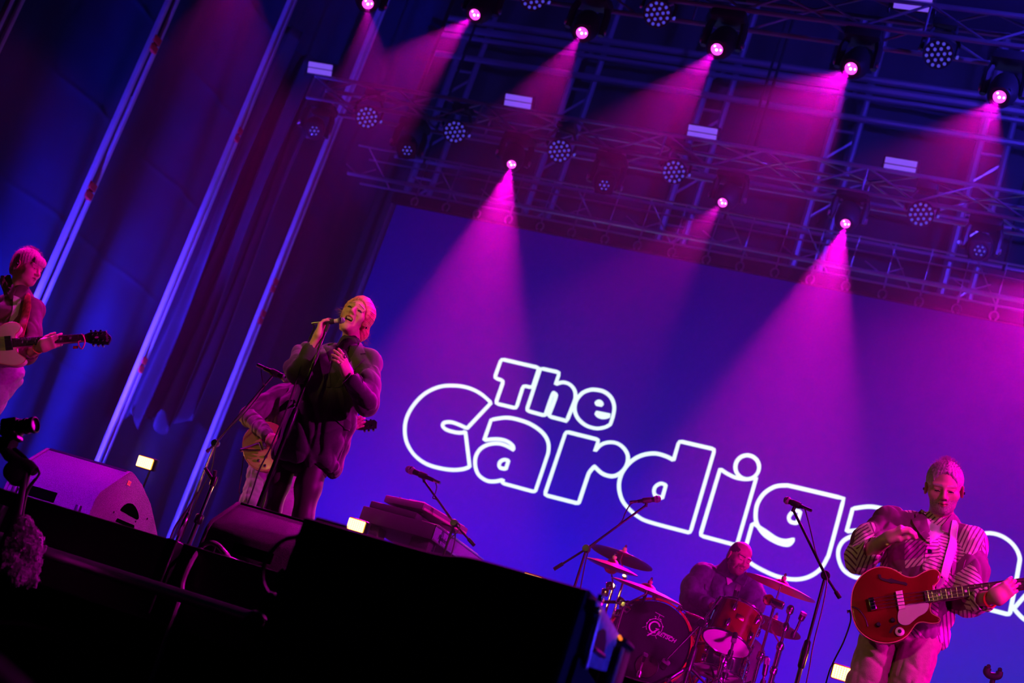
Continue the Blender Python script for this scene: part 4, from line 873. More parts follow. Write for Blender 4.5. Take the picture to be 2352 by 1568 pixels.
# ------------------------------------------------------------------ guitarist behind the singer
J = Jf(8.8); RG = figure('person', 'guitarist half hidden behind the singer, arm over a tan guitar', (-4.85, 8.8, 0))
PLUMJ = mat('plum_jacket', (.16, .09, .14), .6, noise=.2, nscale=25); PALE = mat('pale_trousers', (.42, .34, .42), .8, noise=.12, nscale=40)
HM = basis(J(694, 846), (.15, -1, -.05), (0, 0, 1), 1.0); hs = head_sdf(0, 1.0).put(HM); hg = hs.mesh(.004)
nb, shR, shL = J(688, 890, .03), J(645, 908, .02), J(738, 930, .04); elR, wrR, elL, wrL = J(574, 956, -.14), J(618, 1006, -.36), J(755, 1030, 0), J(790, 985, -.2)
hR = hand_sdf(wrR, J(636, 1016, -.36)-wrR, (.1, -1, .4), (0, -.2, 1), (.4, .45, .5, .5), .03, (.5, .4), elR, 1.0, (.027, .04)); hL = hand_sdf(wrL, J(805, 978, -.2)-wrL, (.2, -1, -.3), (0, 0, 1), (.6, .6, .6, .6), .04, (.6, .2), elL, 1.0, (.027, .04))
nk = nb+Vector((0, .03, -.06)); b = Sdf().chain([nb, nk, J(660, 1000), J(640, 1070)], [.05, .05, .08, .1], .05).chain([shR, nk, shL], [.035, .04, .035], .03)
h1, h2 = J(606, 1075), J(658, 1080); k1, k2 = at(585, 1150, 8.8), at(648, 1165, 8.8); f1, f2 = Vector((k1.x-.02, 8.85, .1)), Vector((k2.x+.02, 8.8, .1)); b.chain([h1, k1, f1], [.08, .06, .04]).chain([h2, k2, f2], [.08, .06, .04])
body_part(RG, [(hg, head_mats(hg[0], hg[1], HM)), (hR.mesh(.0035), None), (hL.mesh(.0035), None), (core(b), None)])
hc = hair_cap(top=.008, back=-.075).put(HM); hc.noise.append(hair_noise(HM, .002, 40)); cloth('hair', hc, .005, mat('brown_hair', (.12, .07, .04), .6), RG, 0)
jk = Sdf(); tors(jk, J(680, 935, .03), J(640, 1060, .03), PELV, .17, .17, .125, .06, 4); jk.chain([shR, nb+Vector((0, .03, -.03)), shL], [.07, .075, .07], .04)
jk.chain([shR, shR.lerp(elR, .5)+Vector((-.02, 0, .0)), elR, elR.lerp(wrR, .85)], [.072, .072, .066, .046], .03).chain([shL, elL, elL.lerp(wrL, .8)], [.07, .066, .048], .03); jk.noise.append(folds(.007, .09, 51, 3)); cloth('jacket', jk, .007, PLUMJ, RG)
tr = Sdf(); tors(tr, J(640, 1050, .02), J(632, 1085, .02), PELV, .15, .16, .12, .05, 3); tr.chain([h1, k1, k1.lerp(f1, .6), f1], [.1, .085, .08, .075], .04).chain([h2, k2, k2.lerp(f2, .6), f2], [.1, .08, .075, .07], .04); tr.noise.append(folds(.007, .1, 52, 3)); cloth('trousers', tr, .008, PALE, RG)
for f_ in (f1, f2):
    ft = Sdf().cap((f_.x, f_.y+.05, .05), (f_.x, f_.y-.2, .04), .05, .042, .02); ft.bx((f_.x, f_.y, -.1), (.3, .4, .1), op='s'); cloth('shoe', ft, .008, BLACK, RG)
# ------------------------------------------------------------------ drummer
YD = 10.35; J = Jf(YD); DR = figure('person', 'balding drummer in a denim jacket bent over the drum kit', (-1.98, YD, .5))
DENIM = mat('dark_denim', (.085, .085, .14), .8, noise=.25, nscale=40, bump=.2, bscale=220); STUB = mat('dark_stubble', (.30, .17, .13), .7, noise=.3, nscale=200)
HM = basis(Vector((-1.972, 10.32, 2.074-.57)), (.62, -.74, -.24), (.20, -.12, .97), .95)
hs = head_sdf(0, 1.02, age=1, neck=HM.inverted() @ J(1672, 1325, .06)).put(HM); hg = hs.mesh(.003); hg = (relax(*hg, 1), hg[1])
nb, shR, shL = J(1672, 1318, .05), J(1616, 1322, .03), J(1722, 1350, .03); elR, wrR, elL, wrL = J(1586, 1378, -.06), J(1642, 1392, -.22), J(1730, 1392, -.05), J(1690, 1425, -.22)
hR = hand_sdf(wrR, J(1655, 1402, -.30)-wrR, (.2, -.3, 1), (1, -.2, 0), (.7, .75, .8, .85), .02, (.5, .5), elR, 1.0, (.028, .042)); hL = hand_sdf(wrL, J(1672, 1440, -.3)-wrL, (-.2, -.3, 1), (-1, 0, 0), (.7, .75, .8, .85), .02, (.5, .5), elL, 1.0, (.028, .042))
hp = J(1655, 1462, .12); nk = nb+Vector((0, .04, -.06)); b = Sdf().chain([J(1672, 1325, .06), nk, J(1668, 1390, .1), hp], [.05, .05, .09, .1], .05).chain([shR, nk, shL], [.035, .04, .035], .03)
kR, kL = J(1596, 1432, -.25), J(1722, 1500, -.22); fR, fL = Vector((kR.x+.05, kR.y-.02, .57)), Vector((kL.x-.02, kL.y+.02, .57)); b.chain([hp, kR, fR], [.08, .06, .04]).chain([hp, kL, fL], [.08, .06, .04])
mi = head_mats(hg[0], hg[1], HM, 0, beard=1, wide=1.02)
body_part(DR, [(hg, mi), (hR.mesh(.0035), None), (hL.mesh(.0035), None), (core(b), None)], brow=DARK, beard=STUB)
hc = hair_cap(top=-.004, back=-.06, cut=.07, front=.078, wide=1.0); hc.ell((0, .03, .10), (.062, .085, .05), k=.02, op='s'); hc = hc.put(HM); hc.noise.append(hair_noise(HM, .0008, 60)); cloth('hair', hc, .004, mat('cropped_dark_hair', (.05, .03, .025), .7), DR, 0)
jk = Sdf(); tors(jk, J(1668, 1352, .07), J(1656, 1450, .12), PELV, .20, .17, .14, .06, 4); jk.chain([shR, nb+Vector((0, .02, -.03)), shL], [.085, .08, .085], .05)
jk.chain([shR, shR.lerp(elR, .5)+Vector((-.025, 0, 0)), elR, elR.lerp(wrR, .85)], [.085, .082, .072, .05], .035).chain([shL, shL.lerp(elL, .5)+Vector((.02, 0, 0)), elL, elL.lerp(wrL, .85)], [.085, .08, .07, .05], .035); jk.cap(nb+Vector((0, .02, 0)), nb+Vector((.01, 0, .05)), .085, .075, .03)
jk.noise.append(folds(.007, .11, 61, 3)); jo = cloth('denim_jacket', jk, .0065, DENIM, DR)
cd = cw((1250, 1150), 3.36)
part('collar', patch(cd((1340, 540), (1400, 470), (1450, 520), (1420, 570), (1400, 590), (1345, 560)), jk, .014, .008, maxd=.05), DENIM, jo); part('collar', patch(cd((1560, 545), (1575, 600), (1545, 665), (1480, 620), (1500, 590)), jk, .014, .008, maxd=.05), DENIM, jo)
part('pocket_flap', patch(cd((1240, 640), (1335, 665), (1330, 700), (1300, 705), (1235, 680)), jk, .008, .006), DENIM, jo)
part('tee_shirt', patch(cd((1405, 590), (1440, 605), (1455, 625), (1415, 650)), jk, .006, .004), COTTON, DR)
tr = Sdf(); tr.ell(hp, (.17, .15, .12), k=.05).chain([hp+Vector((-.08, 0, 0)), kR, fR], [.1, .085, .06], .04).chain([hp+Vector((.08, 0, 0)), kL, fL], [.1, .088, .06], .04); tr.noise.append(folds(.006, .1, 62)); cloth('trousers', tr, .008, mat('dark_trousers', (.05, .04, .06), .8), DR)
for f_ in (fR, fL):
    ft = Sdf().cap((f_.x, f_.y+.05, .55), (f_.x, f_.y-.2, .54), .05, .042, .02); ft.bx((f_.x, f_.y, .4), (.3, .4, .1), op='s'); cloth('shoe', ft, .008, BLACK, DR)
# ================================================================== instruments and stands
WOODRED = mat('cherry_lacquer', (.17, .012, .009), .18, coat=.6, noise=.25, nscale=5); CREAMP = mat('cream_lacquer', (.85, .68, .46), .22, coat=.5); TAN = mat('tan_lacquer', (.62, .36, .16), .25, coat=.5, noise=.15, nscale=6)
ROSE = mat('rosewood', (.06, .03, .022), .45, noise=.3, nscale=40); IVORY = mat('ivory_plastic', (.85, .74, .62), .35); PEARL = mat('pearl_inlay', (.75, .7, .6), .25); WINE = mat('wine_lacquer', (.09, .004, .006), .15, coat=.7)
NICK = mat('nickel', (.65, .62, .60), .2, 1); BINDING = mat('binding', (.8, .35, .2), .3); STRAPW = mat('white_strap', (.80, .72, .74), .7, bump=.2, bscale=150); SNAKE = mat('red_patterned_strap', (.42, .06, .06), .5, noise=.6, nscale=35)
CABLE = mat('black_cable', (.015, .014, .016), .45)
class Plane:
    """a flat face in the place; pixel -> local (x along the neck, y across) and back to world"""
    def __init__(s, o, q, nrm):
        s.o = Vector(o); n = Vector(nrm).normalized(); s.n = n; s.M = None
        a = s.hit(*q); s.M = frame(s.o, a-s.o, n)
    def hit(s, px, py): d = ray(px, py); return EYE+d*((s.o-EYE).dot(s.n)/d.dot(s.n))
    def loc(s, px, py): v = s.M.inverted() @ s.hit(px, py); return (v.x, v.y)
    def pts(s, ps): return [s.loc(*p) for p in ps]
    def w(s, x, y, z=0): return s.M @ Vector((x, y, z))
def smooth2(ps, n=6): return [(p.x, p.y) for p in spline([(p[0], p[1], 0) for p in ps], n, True)]
def text_geo(txt, size, M, depth=.001, shear=0, bold=0):
    cu = bpy.data.curves.new('t', 'FONT'); cu.body = txt; cu.size = size; cu.extrude = depth; cu.shear = shear; cu.offset = bold; cu.align_x = 'LEFT'; cu.resolution_u = 3
    o = bpy.data.objects.new('t', cu); COL.objects.link(o); dg = bpy.context.evaluated_depsgraph_get(); me = o.evaluated_get(dg).to_mesh()
    g = ([tuple(M @ v.co) for v in me.vertices], [tuple(p.vertices) for p in me.polygons]); bpy.data.objects.remove(o); return g
def guitar(t, P, cv, body, neck, heads, bm, depth=.045, nstr=6, frets=20, tuners=(), bridge=None, pickups=(), head_m=None, scale_nut=None, nutpx=None, inl=True, single=False):
    """neck = (top start, bottom start, bottom end, top end) in crop pixels; heads = headstock outline"""
    L = lambda ps: P.pts(cv(*ps))
    o = smooth2(L(body), 5); b = part('body', prism(o, depth, P.M, .008, 3, -depth), bm, t)
    part('binding', tube([P.w(x, y, -.004) for x, y in o], .0028, 6, closed=True), BINDING, b)
    n = L(neck); part('neck', prism([(n[0][0], n[0][1]), (n[3][0], n[3][1]), (n[2][0], n[2][1]), (n[1][0], n[1][1])], .024, P.M, .006, 2, -.020), bm, t)
    fb = part('fretboard', prism([n[0], n[3], n[2], n[1]], .005, P.M, .001, 1, .004), ROSE, t)
    A, B, C, D = [Vector((p[0], p[1])) for p in n]
    tot = 1-2**(-frets/12)
    for k in range(frets):
        u = 1-(1-2**(-k/12))/tot; p, q = A.lerp(D, u), B.lerp(C, u)
        part('fret', tube([P.w(p.x, p.y, .0095), P.w(q.x, q.y, .0095)], .0012, 5), NICK, fb)
        if inl and k in (2, 4, 6, 8, 11, 14, 16) and k+1 < frets:
            u2 = 1-(1-2**(-(k+1)/12))/tot; c_ = (A.lerp(D, (u+u2)/2)+B.lerp(C, (u+u2)/2))/2; part('inlay', box(abs(u-u2)*(D-A).length*.4, .016, .001, P.M @ Matrix.Translation((c_.x, c_.y, .0094)), 0, 1), PEARL, fb)
    if heads:
        h = L(heads); part('headstock', prism(h, .016, P.M, .003, 2, -.012), head_m or BLACK, t)
        hs_ = t.children[-1]
        for (px, py) in tuners:
            x, y = P.loc(*cv((px, py))[0]); part('tuner', lathe([(.006, -.012), (.0085, -.006), (.0085, .006), (.006, .010)], P.M @ Matrix.Translation((x, y, -.002)), 10), CHROME, hs_)
    br = L([bridge])[0] if bridge else (n[0][0]-.25, (n[0][1]+n[1][1])/2)
    wdir = (B-A); half = wdir.length*.42; u_ = wdir.normalized(); mid0 = Vector(br); mid1 = (C+D)/2
    for k in range(nstr):
        f = (k/(nstr-1)-.5)*2; a = mid0-u_*half*f*1.05; b_ = mid1-u_*half*f*(C-D).length/wdir.length
        part('string', tube([P.w(a.x, a.y, .016), P.w(b_.x, b_.y, .012)], .0009+.0004*(nstr == 4), 5), NICK, t)
    bo = part('bridge', box(.028, half*2.5, .016, P.M @ Matrix.Translation((br[0], br[1], .008)), .003, 2), CHROME, t)
    for k in range(nstr): 
        f = (k/(nstr-1)-.5)*2; part('saddle', box(.022, half*.9/nstr*1.6, .008, P.M @ Matrix.Translation((br[0], br[1]+half*1.02*f, .018)), .002, 1), CHROME, bo)
    for i, (pk, pm) in enumerate(pickups): part('pickup', prism(L(pk), .012, P.M, .002, 1, 0), pm, t)
    return b
c3 = cw((1850, 1000), 2.761); cl = cw((0, 560), 5.226); c2 = cw((540, 840), 4.356)
# ------------------------------------------------------------------ bass guitar
P = Plane(at(2053, 1390, 7.20), c3((1300, 940))[0], (.03, -1, .10))
BG = thing('bass_guitar', 'cherry red hollow bass guitar with ivory pickguard held by the bearded player', 'bass guitar', at(2053, 1390, 7.2))
bb = guitar(BG, P, c3, [(290, 1070), (300, 980), (335, 910), (390, 860), (460, 832), (530, 838), (580, 860), (620, 885), (660, 897), (700, 893), (740, 870), (790, 849), (830, 850), (853, 880), (842, 922), (818, 952), (815, 985), (800, 1020), (798, 1055), (790, 1085), (800, 1125), (850, 1155), (845, 1182), (800, 1188), (740, 1180), (705, 1190), (680, 1220), (650, 1260), (600, 1295), (530, 1313), (450, 1305), (380, 1270), (330, 1220), (300, 1150)],
       [(748, 988), (764, 1064), (1660, 935), (1655, 868)], [(1655, 865), (1700, 838), (1900, 800), (1960, 850), (1950, 905), (1880, 925), (1705, 962), (1660, 938)], WOODRED, .045, 4, 20, [(1740, 830), (1850, 808), (1745, 955), (1860, 935)], (424, 1072), [([(570, 992), (613, 985), (634, 1100), (591, 1109)], IVORY)])
L = lambda *ps: P.pts(c3(*ps))
part('pickguard', prism(smooth2(L((592, 1112), (640, 1075), (700, 1068), (776, 1062), (778, 1100), (755, 1128), (715, 1150), (680, 1180), (650, 1202), (610, 1200), (586, 1172)), 4), .004, P.M, .001, 1, .002), IVORY, BG)
for f_ in ([(462, 880), (478, 882), (482, 902), (520, 912), (545, 905), (560, 912), (600, 925), (634, 930), (648, 942), (640, 954), (626, 946), (590, 938), (560, 934), (545, 938), (530, 930), (490, 920), (466, 905)], [(530, 1248), (545, 1215), (590, 1190), (640, 1192), (600, 1202), (560, 1222), (548, 1245), (540, 1254)]):
    part('sound_hole', prism(L(*f_), .002, P.M, 0, 1, .0004), DARK, bb)
for x, y, r, m_ in ((462, 1200, .011, BLACK), (553, 1172, .011, BLACK), (598, 1245, .021, IVORY)):
    q = L((x, y))[0]; k_ = part('knob', lathe([(r, 0), (r, .008), (r*.7, .012)], P.M @ Matrix.Translation((q[0], q[1], 0)), 16), m_, BG)
    if r > .02: part('knob_cap', lathe([(.009, .010), (.009, .016), (.006, .018)], P.M @ Matrix.Translation((q[0], q[1], 0)), 12), BLACK, k_)
q = [P.w(*L(p)[0], .006) for p in ((292, 1085), (340, 1105), (380, 1160), (397, 1212))]; part('bridge_wire', tube(spline(q, 6), .002, 5), CHROME, BG)
part('strap_button', lathe([(.008, 0), (.006, .01), (.009, .016)], frameZ(P.w(*L((285, 1105))[0], -.02), P.hit(*c3((200, 1115))[0])-P.hit(*c3((285, 1105))[0])), 10), CHROME, BG)
part('strap', patch(c3((925, 545), (945, 550), (972, 580), (962, 660), (925, 790), (893, 900), (850, 885), (880, 760), (912, 650)), plain(sh), .016, .006, maxd=.1), STRAPW, BG, 'white fabric strap')
part('strap_end', prism(L((835, 915), (850, 888), (890, 895), (880, 925), (850, 968), (828, 972)), .004, P.M, .001, 1, -.03), mat('strap_leather', (.5, .3, .4), .6), BG)
cbl = [at(*c3((283, 1112))[0], 7.2), at(*c3((285, 1180))[0], 7.25), at(*c3((240, 1310))[0], 7.4), at(*c3((175, 1440))[0], 7.45), at(*c3((130, 1568))[0], 7.5), Vector((at(1880, 1640, 7.6).x, 7.6, .02)), Vector((-.3, 8.2, .015))]
solo('instrument_cable', tube(spline(cbl, 8), .004, 6), CABLE, 'black cable hanging from the red bass guitar to the floor', 'cable')
# ------------------------------------------------------------------ cream guitar
P = Plane(at(20, 790, 7.54), cl((1010, 1125))[0], (.10, -1, .10)); CG = thing('electric_guitar', 'cream semi-hollow electric guitar with black headstock at the left edge', 'guitar', at(20, 790, 7.54))
guitar(CG, P, cl, [(0, 985), (60, 952), (130, 938), (200, 945), (240, 975), (242, 1010), (215, 1052), (182, 1085), (180, 1130), (185, 1190), (190, 1250), (205, 1295), (250, 1335), (300, 1370), (290, 1410), (240, 1440), (170, 1455), (100, 1450), (0, 1432), (-90, 1430), (-180, 1480), (-320, 1520), (-450, 1460), (-520, 1320), (-520, 1150), (-440, 1010), (-310, 960), (-180, 985), (-90, 1010)],
       [(145, 1140), (160, 1245), (1016, 1165), (1010, 1086)], [(1012, 1088), (1080, 1062), (1270, 1046), (1332, 1112), (1334, 1140), (1302, 1206), (1080, 1190), (1018, 1166)], CREAMP, .045, 6, 22,
       [(1095, 1048), (1150, 1050), (1210, 1046), (1122, 1212), (1180, 1214), (1236, 1218), (1110, 1085), (1163, 1083), (1218, 1080), (1120, 1158), (1178, 1158), (1232, 1160)], (-150, 1220), [([(58, 1115), (140, 1110), (160, 1272), (76, 1282)], BLACK)])
L = lambda *ps: P.pts(cl(*ps))
q0 = P.loc(*cl((1306, 1165))[0]); part('headstock_lettering', text_geo('Epiphone', .022, P.M @ Matrix.Translation((q0[0], q0[1]-.006, .005)) @ Matrix.Rotation(math.pi/2+.2, 4, 'Z'), .0006, .3), PEARL, CG)
q0 = P.loc(*cl((1163, 1125))[0]); part('headstock_inlay', lathe([(.010, 0), (.010, .001), (.002, .0015)], P.M @ Matrix.Translation((q0[0], q0[1], .004)) @ Matrix.Diagonal((1.3, .7, 1, 1)), 14), PEARL, CG)
part('strap', patch(cl((312, 600), (330, 595), (372, 650), (376, 770), (352, 890), (312, 1045), (290, 1130), (222, 1132), (240, 1020), (280, 850), (302, 700)), plain(ov), .014, .006, maxd=.12), SNAKE, CG, 'red patterned leather strap')
rp = [P.w(*L(p)[0], .008) for p in ((985, 1088), (1010, 1120), (1025, 1190), (990, 1265), (955, 1230), (948, 1180), (980, 1165))]; rt_ = part('ribbon_tie', tube(spline(rp, 5), .0045, 6), mat('pink_ribbon', (.8, .2, .25), .6), CG)
part('ribbon_tag', box(.032, .018, .003, P.M @ Matrix.Translation((*L((912, 1245))[0], .006)), .001, 1), RED, CG, 'small red tag')
# ------------------------------------------------------------------ tan guitar
P = Plane(at(600, 1025, 8.55), c2((1200, 600))[0], (.12, -1, .1)); TG = thing('electric_guitar', 'tan hollow-body guitar half hidden behind the singer', 'guitar', at(600, 1025, 8.55))
guitar(TG, P, c2, [(75, 800), (90, 700), (150, 620), (230, 570), (330, 560), (420, 590), (490, 640), (540, 640), (590, 605), (650, 610), (668, 650), (640, 705), (640, 760), (660, 810), (650, 850), (600, 880), (540, 880), (480, 905), (430, 960), (350, 1035), (250, 1045), (160, 1000), (100, 920)],
       [(560, 712), (572, 790), (1205, 632), (1198, 580)], [(1198, 578), (1250, 560), (1395, 538), (1420, 560), (1416, 622), (1260, 640), (1206, 634)], TAN, .05, 6, 20, [(1272, 556), (1316, 550), (1358, 545), (1296, 650), (1338, 648), (1384, 640), (1285, 610), (1328, 606), (1370, 602)], (300, 800), [([(390, 745), (425, 740), (440, 840), (405, 848)], BLACK)], inl=False)
L = lambda *ps: P.pts(c2(*ps))
for a, b_ in (((62, 840), (245, 778)), ((62, 845), (262, 850)), ((245, 770), (275, 852))): part('tailpiece_bar', tube([P.w(*L(a)[0], .012), P.w(*L(b_)[0], .012)], .005, 6), CHROME, TG)
for x, y in ((235, 950), (300, 1000), (62, 850), (310, 912)): part('knob', lathe([(.010, 0), (.010, .010), (.006, .014)], P.M @ Matrix.Translation((*L((x, y))[0], 0)), 12), CHROME, TG)
cb = [at(*c2((85, 900))[0], 8.56), at(*c2((60, 1100))[0], 8.6), at(*c2((40, 1250))[0], 8.6), at(*c2((20, 1400))[0], 8.6), Vector((at(540, 1200, 8.6).x, 8.6, .02)), Vector((-5.4, 9.2, .015))]
solo('instrument_cable', tube(spline(cb, 10), .004, 6), CABLE, 'twisted cable hanging from the tan guitar', 'cable')
# ------------------------------------------------------------------ microphones and stands
def mic(p, q, r, label, grp='vocal microphones', silver=False):
    """p tail, q head end"""
    p, q = Vector(p), Vector(q); d = (q-p); L_ = d.length; M = frameZ(p, d); t = thing('microphone', label, 'microphone', p, grp)
    part('handle', lathe([(r*.55, 0), (r*.62, .004), (r*.8, L_*.45), (r*.95, L_*.68), (r*1.02, L_*.72)], M, 16), mat('champagne_enamel', (.62, .52, .55), .3) if silver else BLACKM, t)
    part('grille', lathe([(r*1.0, L_*.71), (r*1.28, L_*.78), (r*1.3, L_*.86), (r*1.1, L_*.95), (r*.6, L_*.995), (r*.1, L_)], M, 18), mat('grille_mesh', (.25, .25, .26), .4, .9, bump=.6, bscale=500), t)
    part('grille_ring', lathe([(r*1.3, L_*.80), (r*1.36, L_*.81), (r*1.36, L_*.84), (r*1.3, L_*.85)], M, 18, False), CHROME, t)
    part('plug', lathe([(r*.5, -.05), (r*.55, -.045), (r*.55, 0)], M, 12), NICK, t)
    st = max((o for o in bpy.data.objects if o.name.startswith('microphone_stand') and 'boom_end' in o), key=lambda o: -(Vector(o['boom_end'])-p).length, default=None)
    if st is not None and (Vector(st['boom_end'])-p.lerp(q, .4)).length < .25:
        c_ = p.lerp(q, .4); e_ = Vector(st['boom_end']); part('microphone_clip', tube([e_-(c_-e_).normalized()*.01, c_], .010, 8), RUBBER, st); part('clip_sleeve', lathe([(r*.95, -.028), (r*1.08, -.02), (r*1.08, .02), (r*.95, .028)], frameZ(c_, d), 14, False), RUBBER, st)
    return t
GLOSSY = mat('gloss_black_steel', (.03, .028, .03), .18, .7)
def straight(t, top, m, rb=.15, split=.5, r0=.0085, r1=.0125):
    x, y, z = top; zz = z*split
    part('upper_tube', tube([(x, y, zz), top], r0, 10), GLOSSY, t); part('lower_tube', tube([(x, y, .02), (x, y, zz)], r1, 10), GLOSSY, t)
    part('clutch', lathe([(r1*1.1, -.09), (r1*1.35, -.08), (r1*1.5, .0), (r1*1.35, .06), (r0*1.2, .075)], Matrix.Translation((x, y, zz)), 14), BLACKM, t)
def tripod(t, base, m, R=.30, h=.16, n=3, a0=.4):
    for k in range(n):
        a = a0+2*math.pi*k/n; e_ = Vector((base[0]+R*math.cos(a), base[1]+R*math.sin(a), base[2]+.012)); part('leg', tube([(base[0], base[1], base[2]+h), e_], .009, 8), m, t); part('foot', tube([e_, e_+Vector((math.cos(a)*.03, math.sin(a)*.03, 0))], .012, 8), RUBBER, t)
def boom_stand(label, Y, piv, boom_head, boom_tail, m=BLACKM, dyh=0, zb=0., split=.45, Yt=None, grp='boom microphone stands'):
    pv = at(*piv, Y); hd = at(*boom_head, Y+dyh); tl = at(*boom_tail, Y+(Yt if Yt is not None else -dyh*.4)); t = thing('microphone_stand', label, 'microphone stand', (pv.x, pv.y, zb), grp)
    part('boom', tube([pv+(pv-hd)*.05, hd], .0075, 10), m, t); part('boom_tail', tube([tl, pv], .0075, 8), m, t); part('counterweight', tube([tl, tl.lerp(pv, .28)], .0125, 10), m, t)
    zz = zb+(pv.z-zb)*split
    part('upper_tube', tube([(pv.x, pv.y, zz), pv], .0085, 10), m, t); part('lower_tube', tube([(pv.x, pv.y, zb+.02), (pv.x, pv.y, zz)], .0125, 10), m, t)
    part('clutch', lathe([(.014, -.09), (.02, -.08), (.022, 0), (.018, .06), (.010, .07)], Matrix.Translation((pv.x, pv.y, zz)), 12), m, t)
    part('pivot_knob', lathe([(.022, -.02), (.026, -.012), (.026, .012), (.022, .02)], frameZ(pv, (0, 1, 0)), 14), m, t); tripod(t, (pv.x, pv.y, zb), m); t['boom_end'] = list(hd); return t
# singer
top = at(747, 762, 6.74); t = thing('microphone_stand', 'straight black microphone stand in front of the singer', 'microphone stand', (top.x, top.y, 0), 'straight microphone stands')
straight(t, top, BLACKM, split=(at(675, 968, 6.74).z)/top.z); part('base', lathe([(.13, 0), (.13, .012), (.09, .022), (.02, .03)], Matrix.Translation((top.x, top.y, .001)), 28), BLACKM, t)
mp_, mq_ = at(738, 740, 6.735), at(792, 735, 6.76); mic(mp_, mq_, .0125, 'silver vocal microphone held at the mouth of the singer', silver=True)
cm_ = mp_.lerp(mq_, .35); part('clip', lathe([(.014, -.025), (.0155, 0), (.014, .025)], frameZ(cm_, mq_-mp_), 14, False), RUBBER, t); part('clip_joint', tube([top, cm_+Vector((0, 0, -.015))], .011, 8), RUBBER, t)
cc = [mp_-(mq_-mp_).normalized()*.05]+[at(x, y, 6.72) for x, y in ((722, 752), (709, 782), (694, 831), (672, 900), (648, 965), (620, 1030), (595, 1080), (572, 1149))]+[Vector((at(560, 1180, 6.75).x, 6.75, .05)), Vector((-3.9, 6.9, .012))]
solo('microphone_cable', tube(spline(cc, 6), .0038, 6), CABLE, 'thin cable running down beside the stand of the singer', 'cable')
cc = [at(x, y, 6.7) for x, y in ((640, 1030), (622, 1090), (606, 1130), (592, 1170))]+[Vector((at(585, 1200, 6.7).x, 6.7, .02))]
# rear guitarist
boom_stand('chrome boom stand reaching up towards the guitarist behind the singer', 8.4, (495, 1018), (628, 861), (475, 1037), CHROME, -.02)
mp_, mq_ = at(606, 845, 8.37), at(668, 874, 8.42); mic(mp_, mq_, .021, 'microphone tilted down in front of the hidden guitarist')
solo('microphone_cable', tube(spline([mp_]+[at(x, y, 8.36) for x, y in ((600, 850), (604, 880), (606, 892), (560, 950), (520, 990), (497, 1020), (485, 1080), (455, 1140), (425, 1215))]+[Vector((at(410, 1260, 8.4).x, 8.4, .02))], 6), .0042, 6), CABLE, 'cable wound along the chrome boom beside the tan guitar', 'cable')
j_ = at(491, 1105, 7.9); t = thing('instrument_stand', 'chrome stand with a forked top beside the chrome boom', 'stand', (j_.x, j_.y, 0))
for q in ((471, 1074), (494.5, 1080)): part('fork_arm', tube([j_, at(*q, 7.88)], .011, 8), RUBBER, t)
part('joint', lathe([(.018, -.03), (.02, 0), (.016, .03)], Matrix.Translation(j_), 12), BLACKM, t); part('upper_tube', tube([j_, (j_.x, j_.y, .42)], .012, 10), CHROME, t); part('lower_tube', tube([(j_.x, j_.y, .42), (j_.x, j_.y, .05)], .017, 10), CHROME, t); part('collar', lathe([(.018, -.03), (.026, -.02), (.026, .02), (.018, .03)], Matrix.Translation((j_.x, j_.y, .42)), 12), BLACKM, t); tripod(t, (j_.x, j_.y, 0), BLACKM, .25)
# piano mic, drum mics, bass player's vocal mic
boom_stand('boom stand standing behind the electric piano', 9.3, (1043.5, 1201), (974, 1104), (1089, 1252)); mic(at(997, 1103, 9.28), at(933, 1075, 9.3), .021, 'microphone above the electric piano')
solo('microphone_cable', tube(spline([at(x, y, 9.28) for x, y in ((1000, 1107), (1003, 1118), (1000, 1132), (994, 1143), (1003, 1147), (1018, 1165), (1030, 1186), (1044, 1196), (1056, 1206), (1050, 1222), (1032, 1240), (1020, 1275))], 6), .004, 6), CABLE, 'cable wound down the boom stand behind the piano', 'cable')
boom_stand('boom stand between the black cabinet and the crash cymbals', 9.1, (1347, 1260), (1484, 1160), (1272, 1307)); mic(at(1464, 1151, 9.08), at(1518, 1145, 9.12), .017, 'slim microphone in front of the letter d')
solo('microphone_cable', tube(spline([at(x, y, 9.07) for x, y in ((1462, 1151), (1448, 1158), (1436, 1178), (1427, 1198), (1400, 1222), (1365, 1250), (1350, 1270), (1335, 1340), (1322, 1420))], 6), .004, 6), CABLE, 'cable along the boom stand left of the drums', 'cable')
boom_stand('boom stand beside the bass player', 8.4, (1896, 1321), (1822, 1171), (1929, 1373), split=.62); mic(at(1846, 1165, 8.38), at(1801, 1146, 8.4), .017, 'slim microphone in front of the letter g')
solo('microphone_cable', tube(spline([at(x, y, 8.38) for x, y in ((1848, 1166), (1855, 1190), (1866, 1235), (1876, 1275), (1896, 1318), (1899, 1340), (1888, 1400), (1868, 1480), (1852, 1568))]+[Vector((at(1840, 1640, 8.38).x, 8.38, .05))], 6), .004, 6), CABLE, 'cable hanging from the microphone beside the bass player', 'cable')
# empty stand fork at the right edge
f_ = at(2280, 1560, 9.6); t = thing('instrument_stand', 'dark empty guitar stand with a curved cradle at the right edge', 'stand', (f_.x, f_.y, 0))
cr_ = [at(*p, 9.58) for p in ((2270, 1533), (2266, 1542), (2272, 1550), (2285, 1553), (2294, 1551), (2296, 1542))]; part('cradle', tube(spline(cr_, 5), .022, 10), RUBBER, t); part('prong', tube([cr_[0], at(2271, 1529, 9.56)], .013, 8), RUBBER, t); part('prong', tube([cr_[-1], at(2297, 1536, 9.56)], .013, 8), RUBBER, t)
part('pole', tube([at(2282, 1553, 9.6), Vector((at(2282, 1553, 9.6).x, 9.6, .02))], .016, 10), BLACKM, t); tripod(t, (at(2282, 1553, 9.6).x, 9.6, 0), BLACKM, .3, .3)
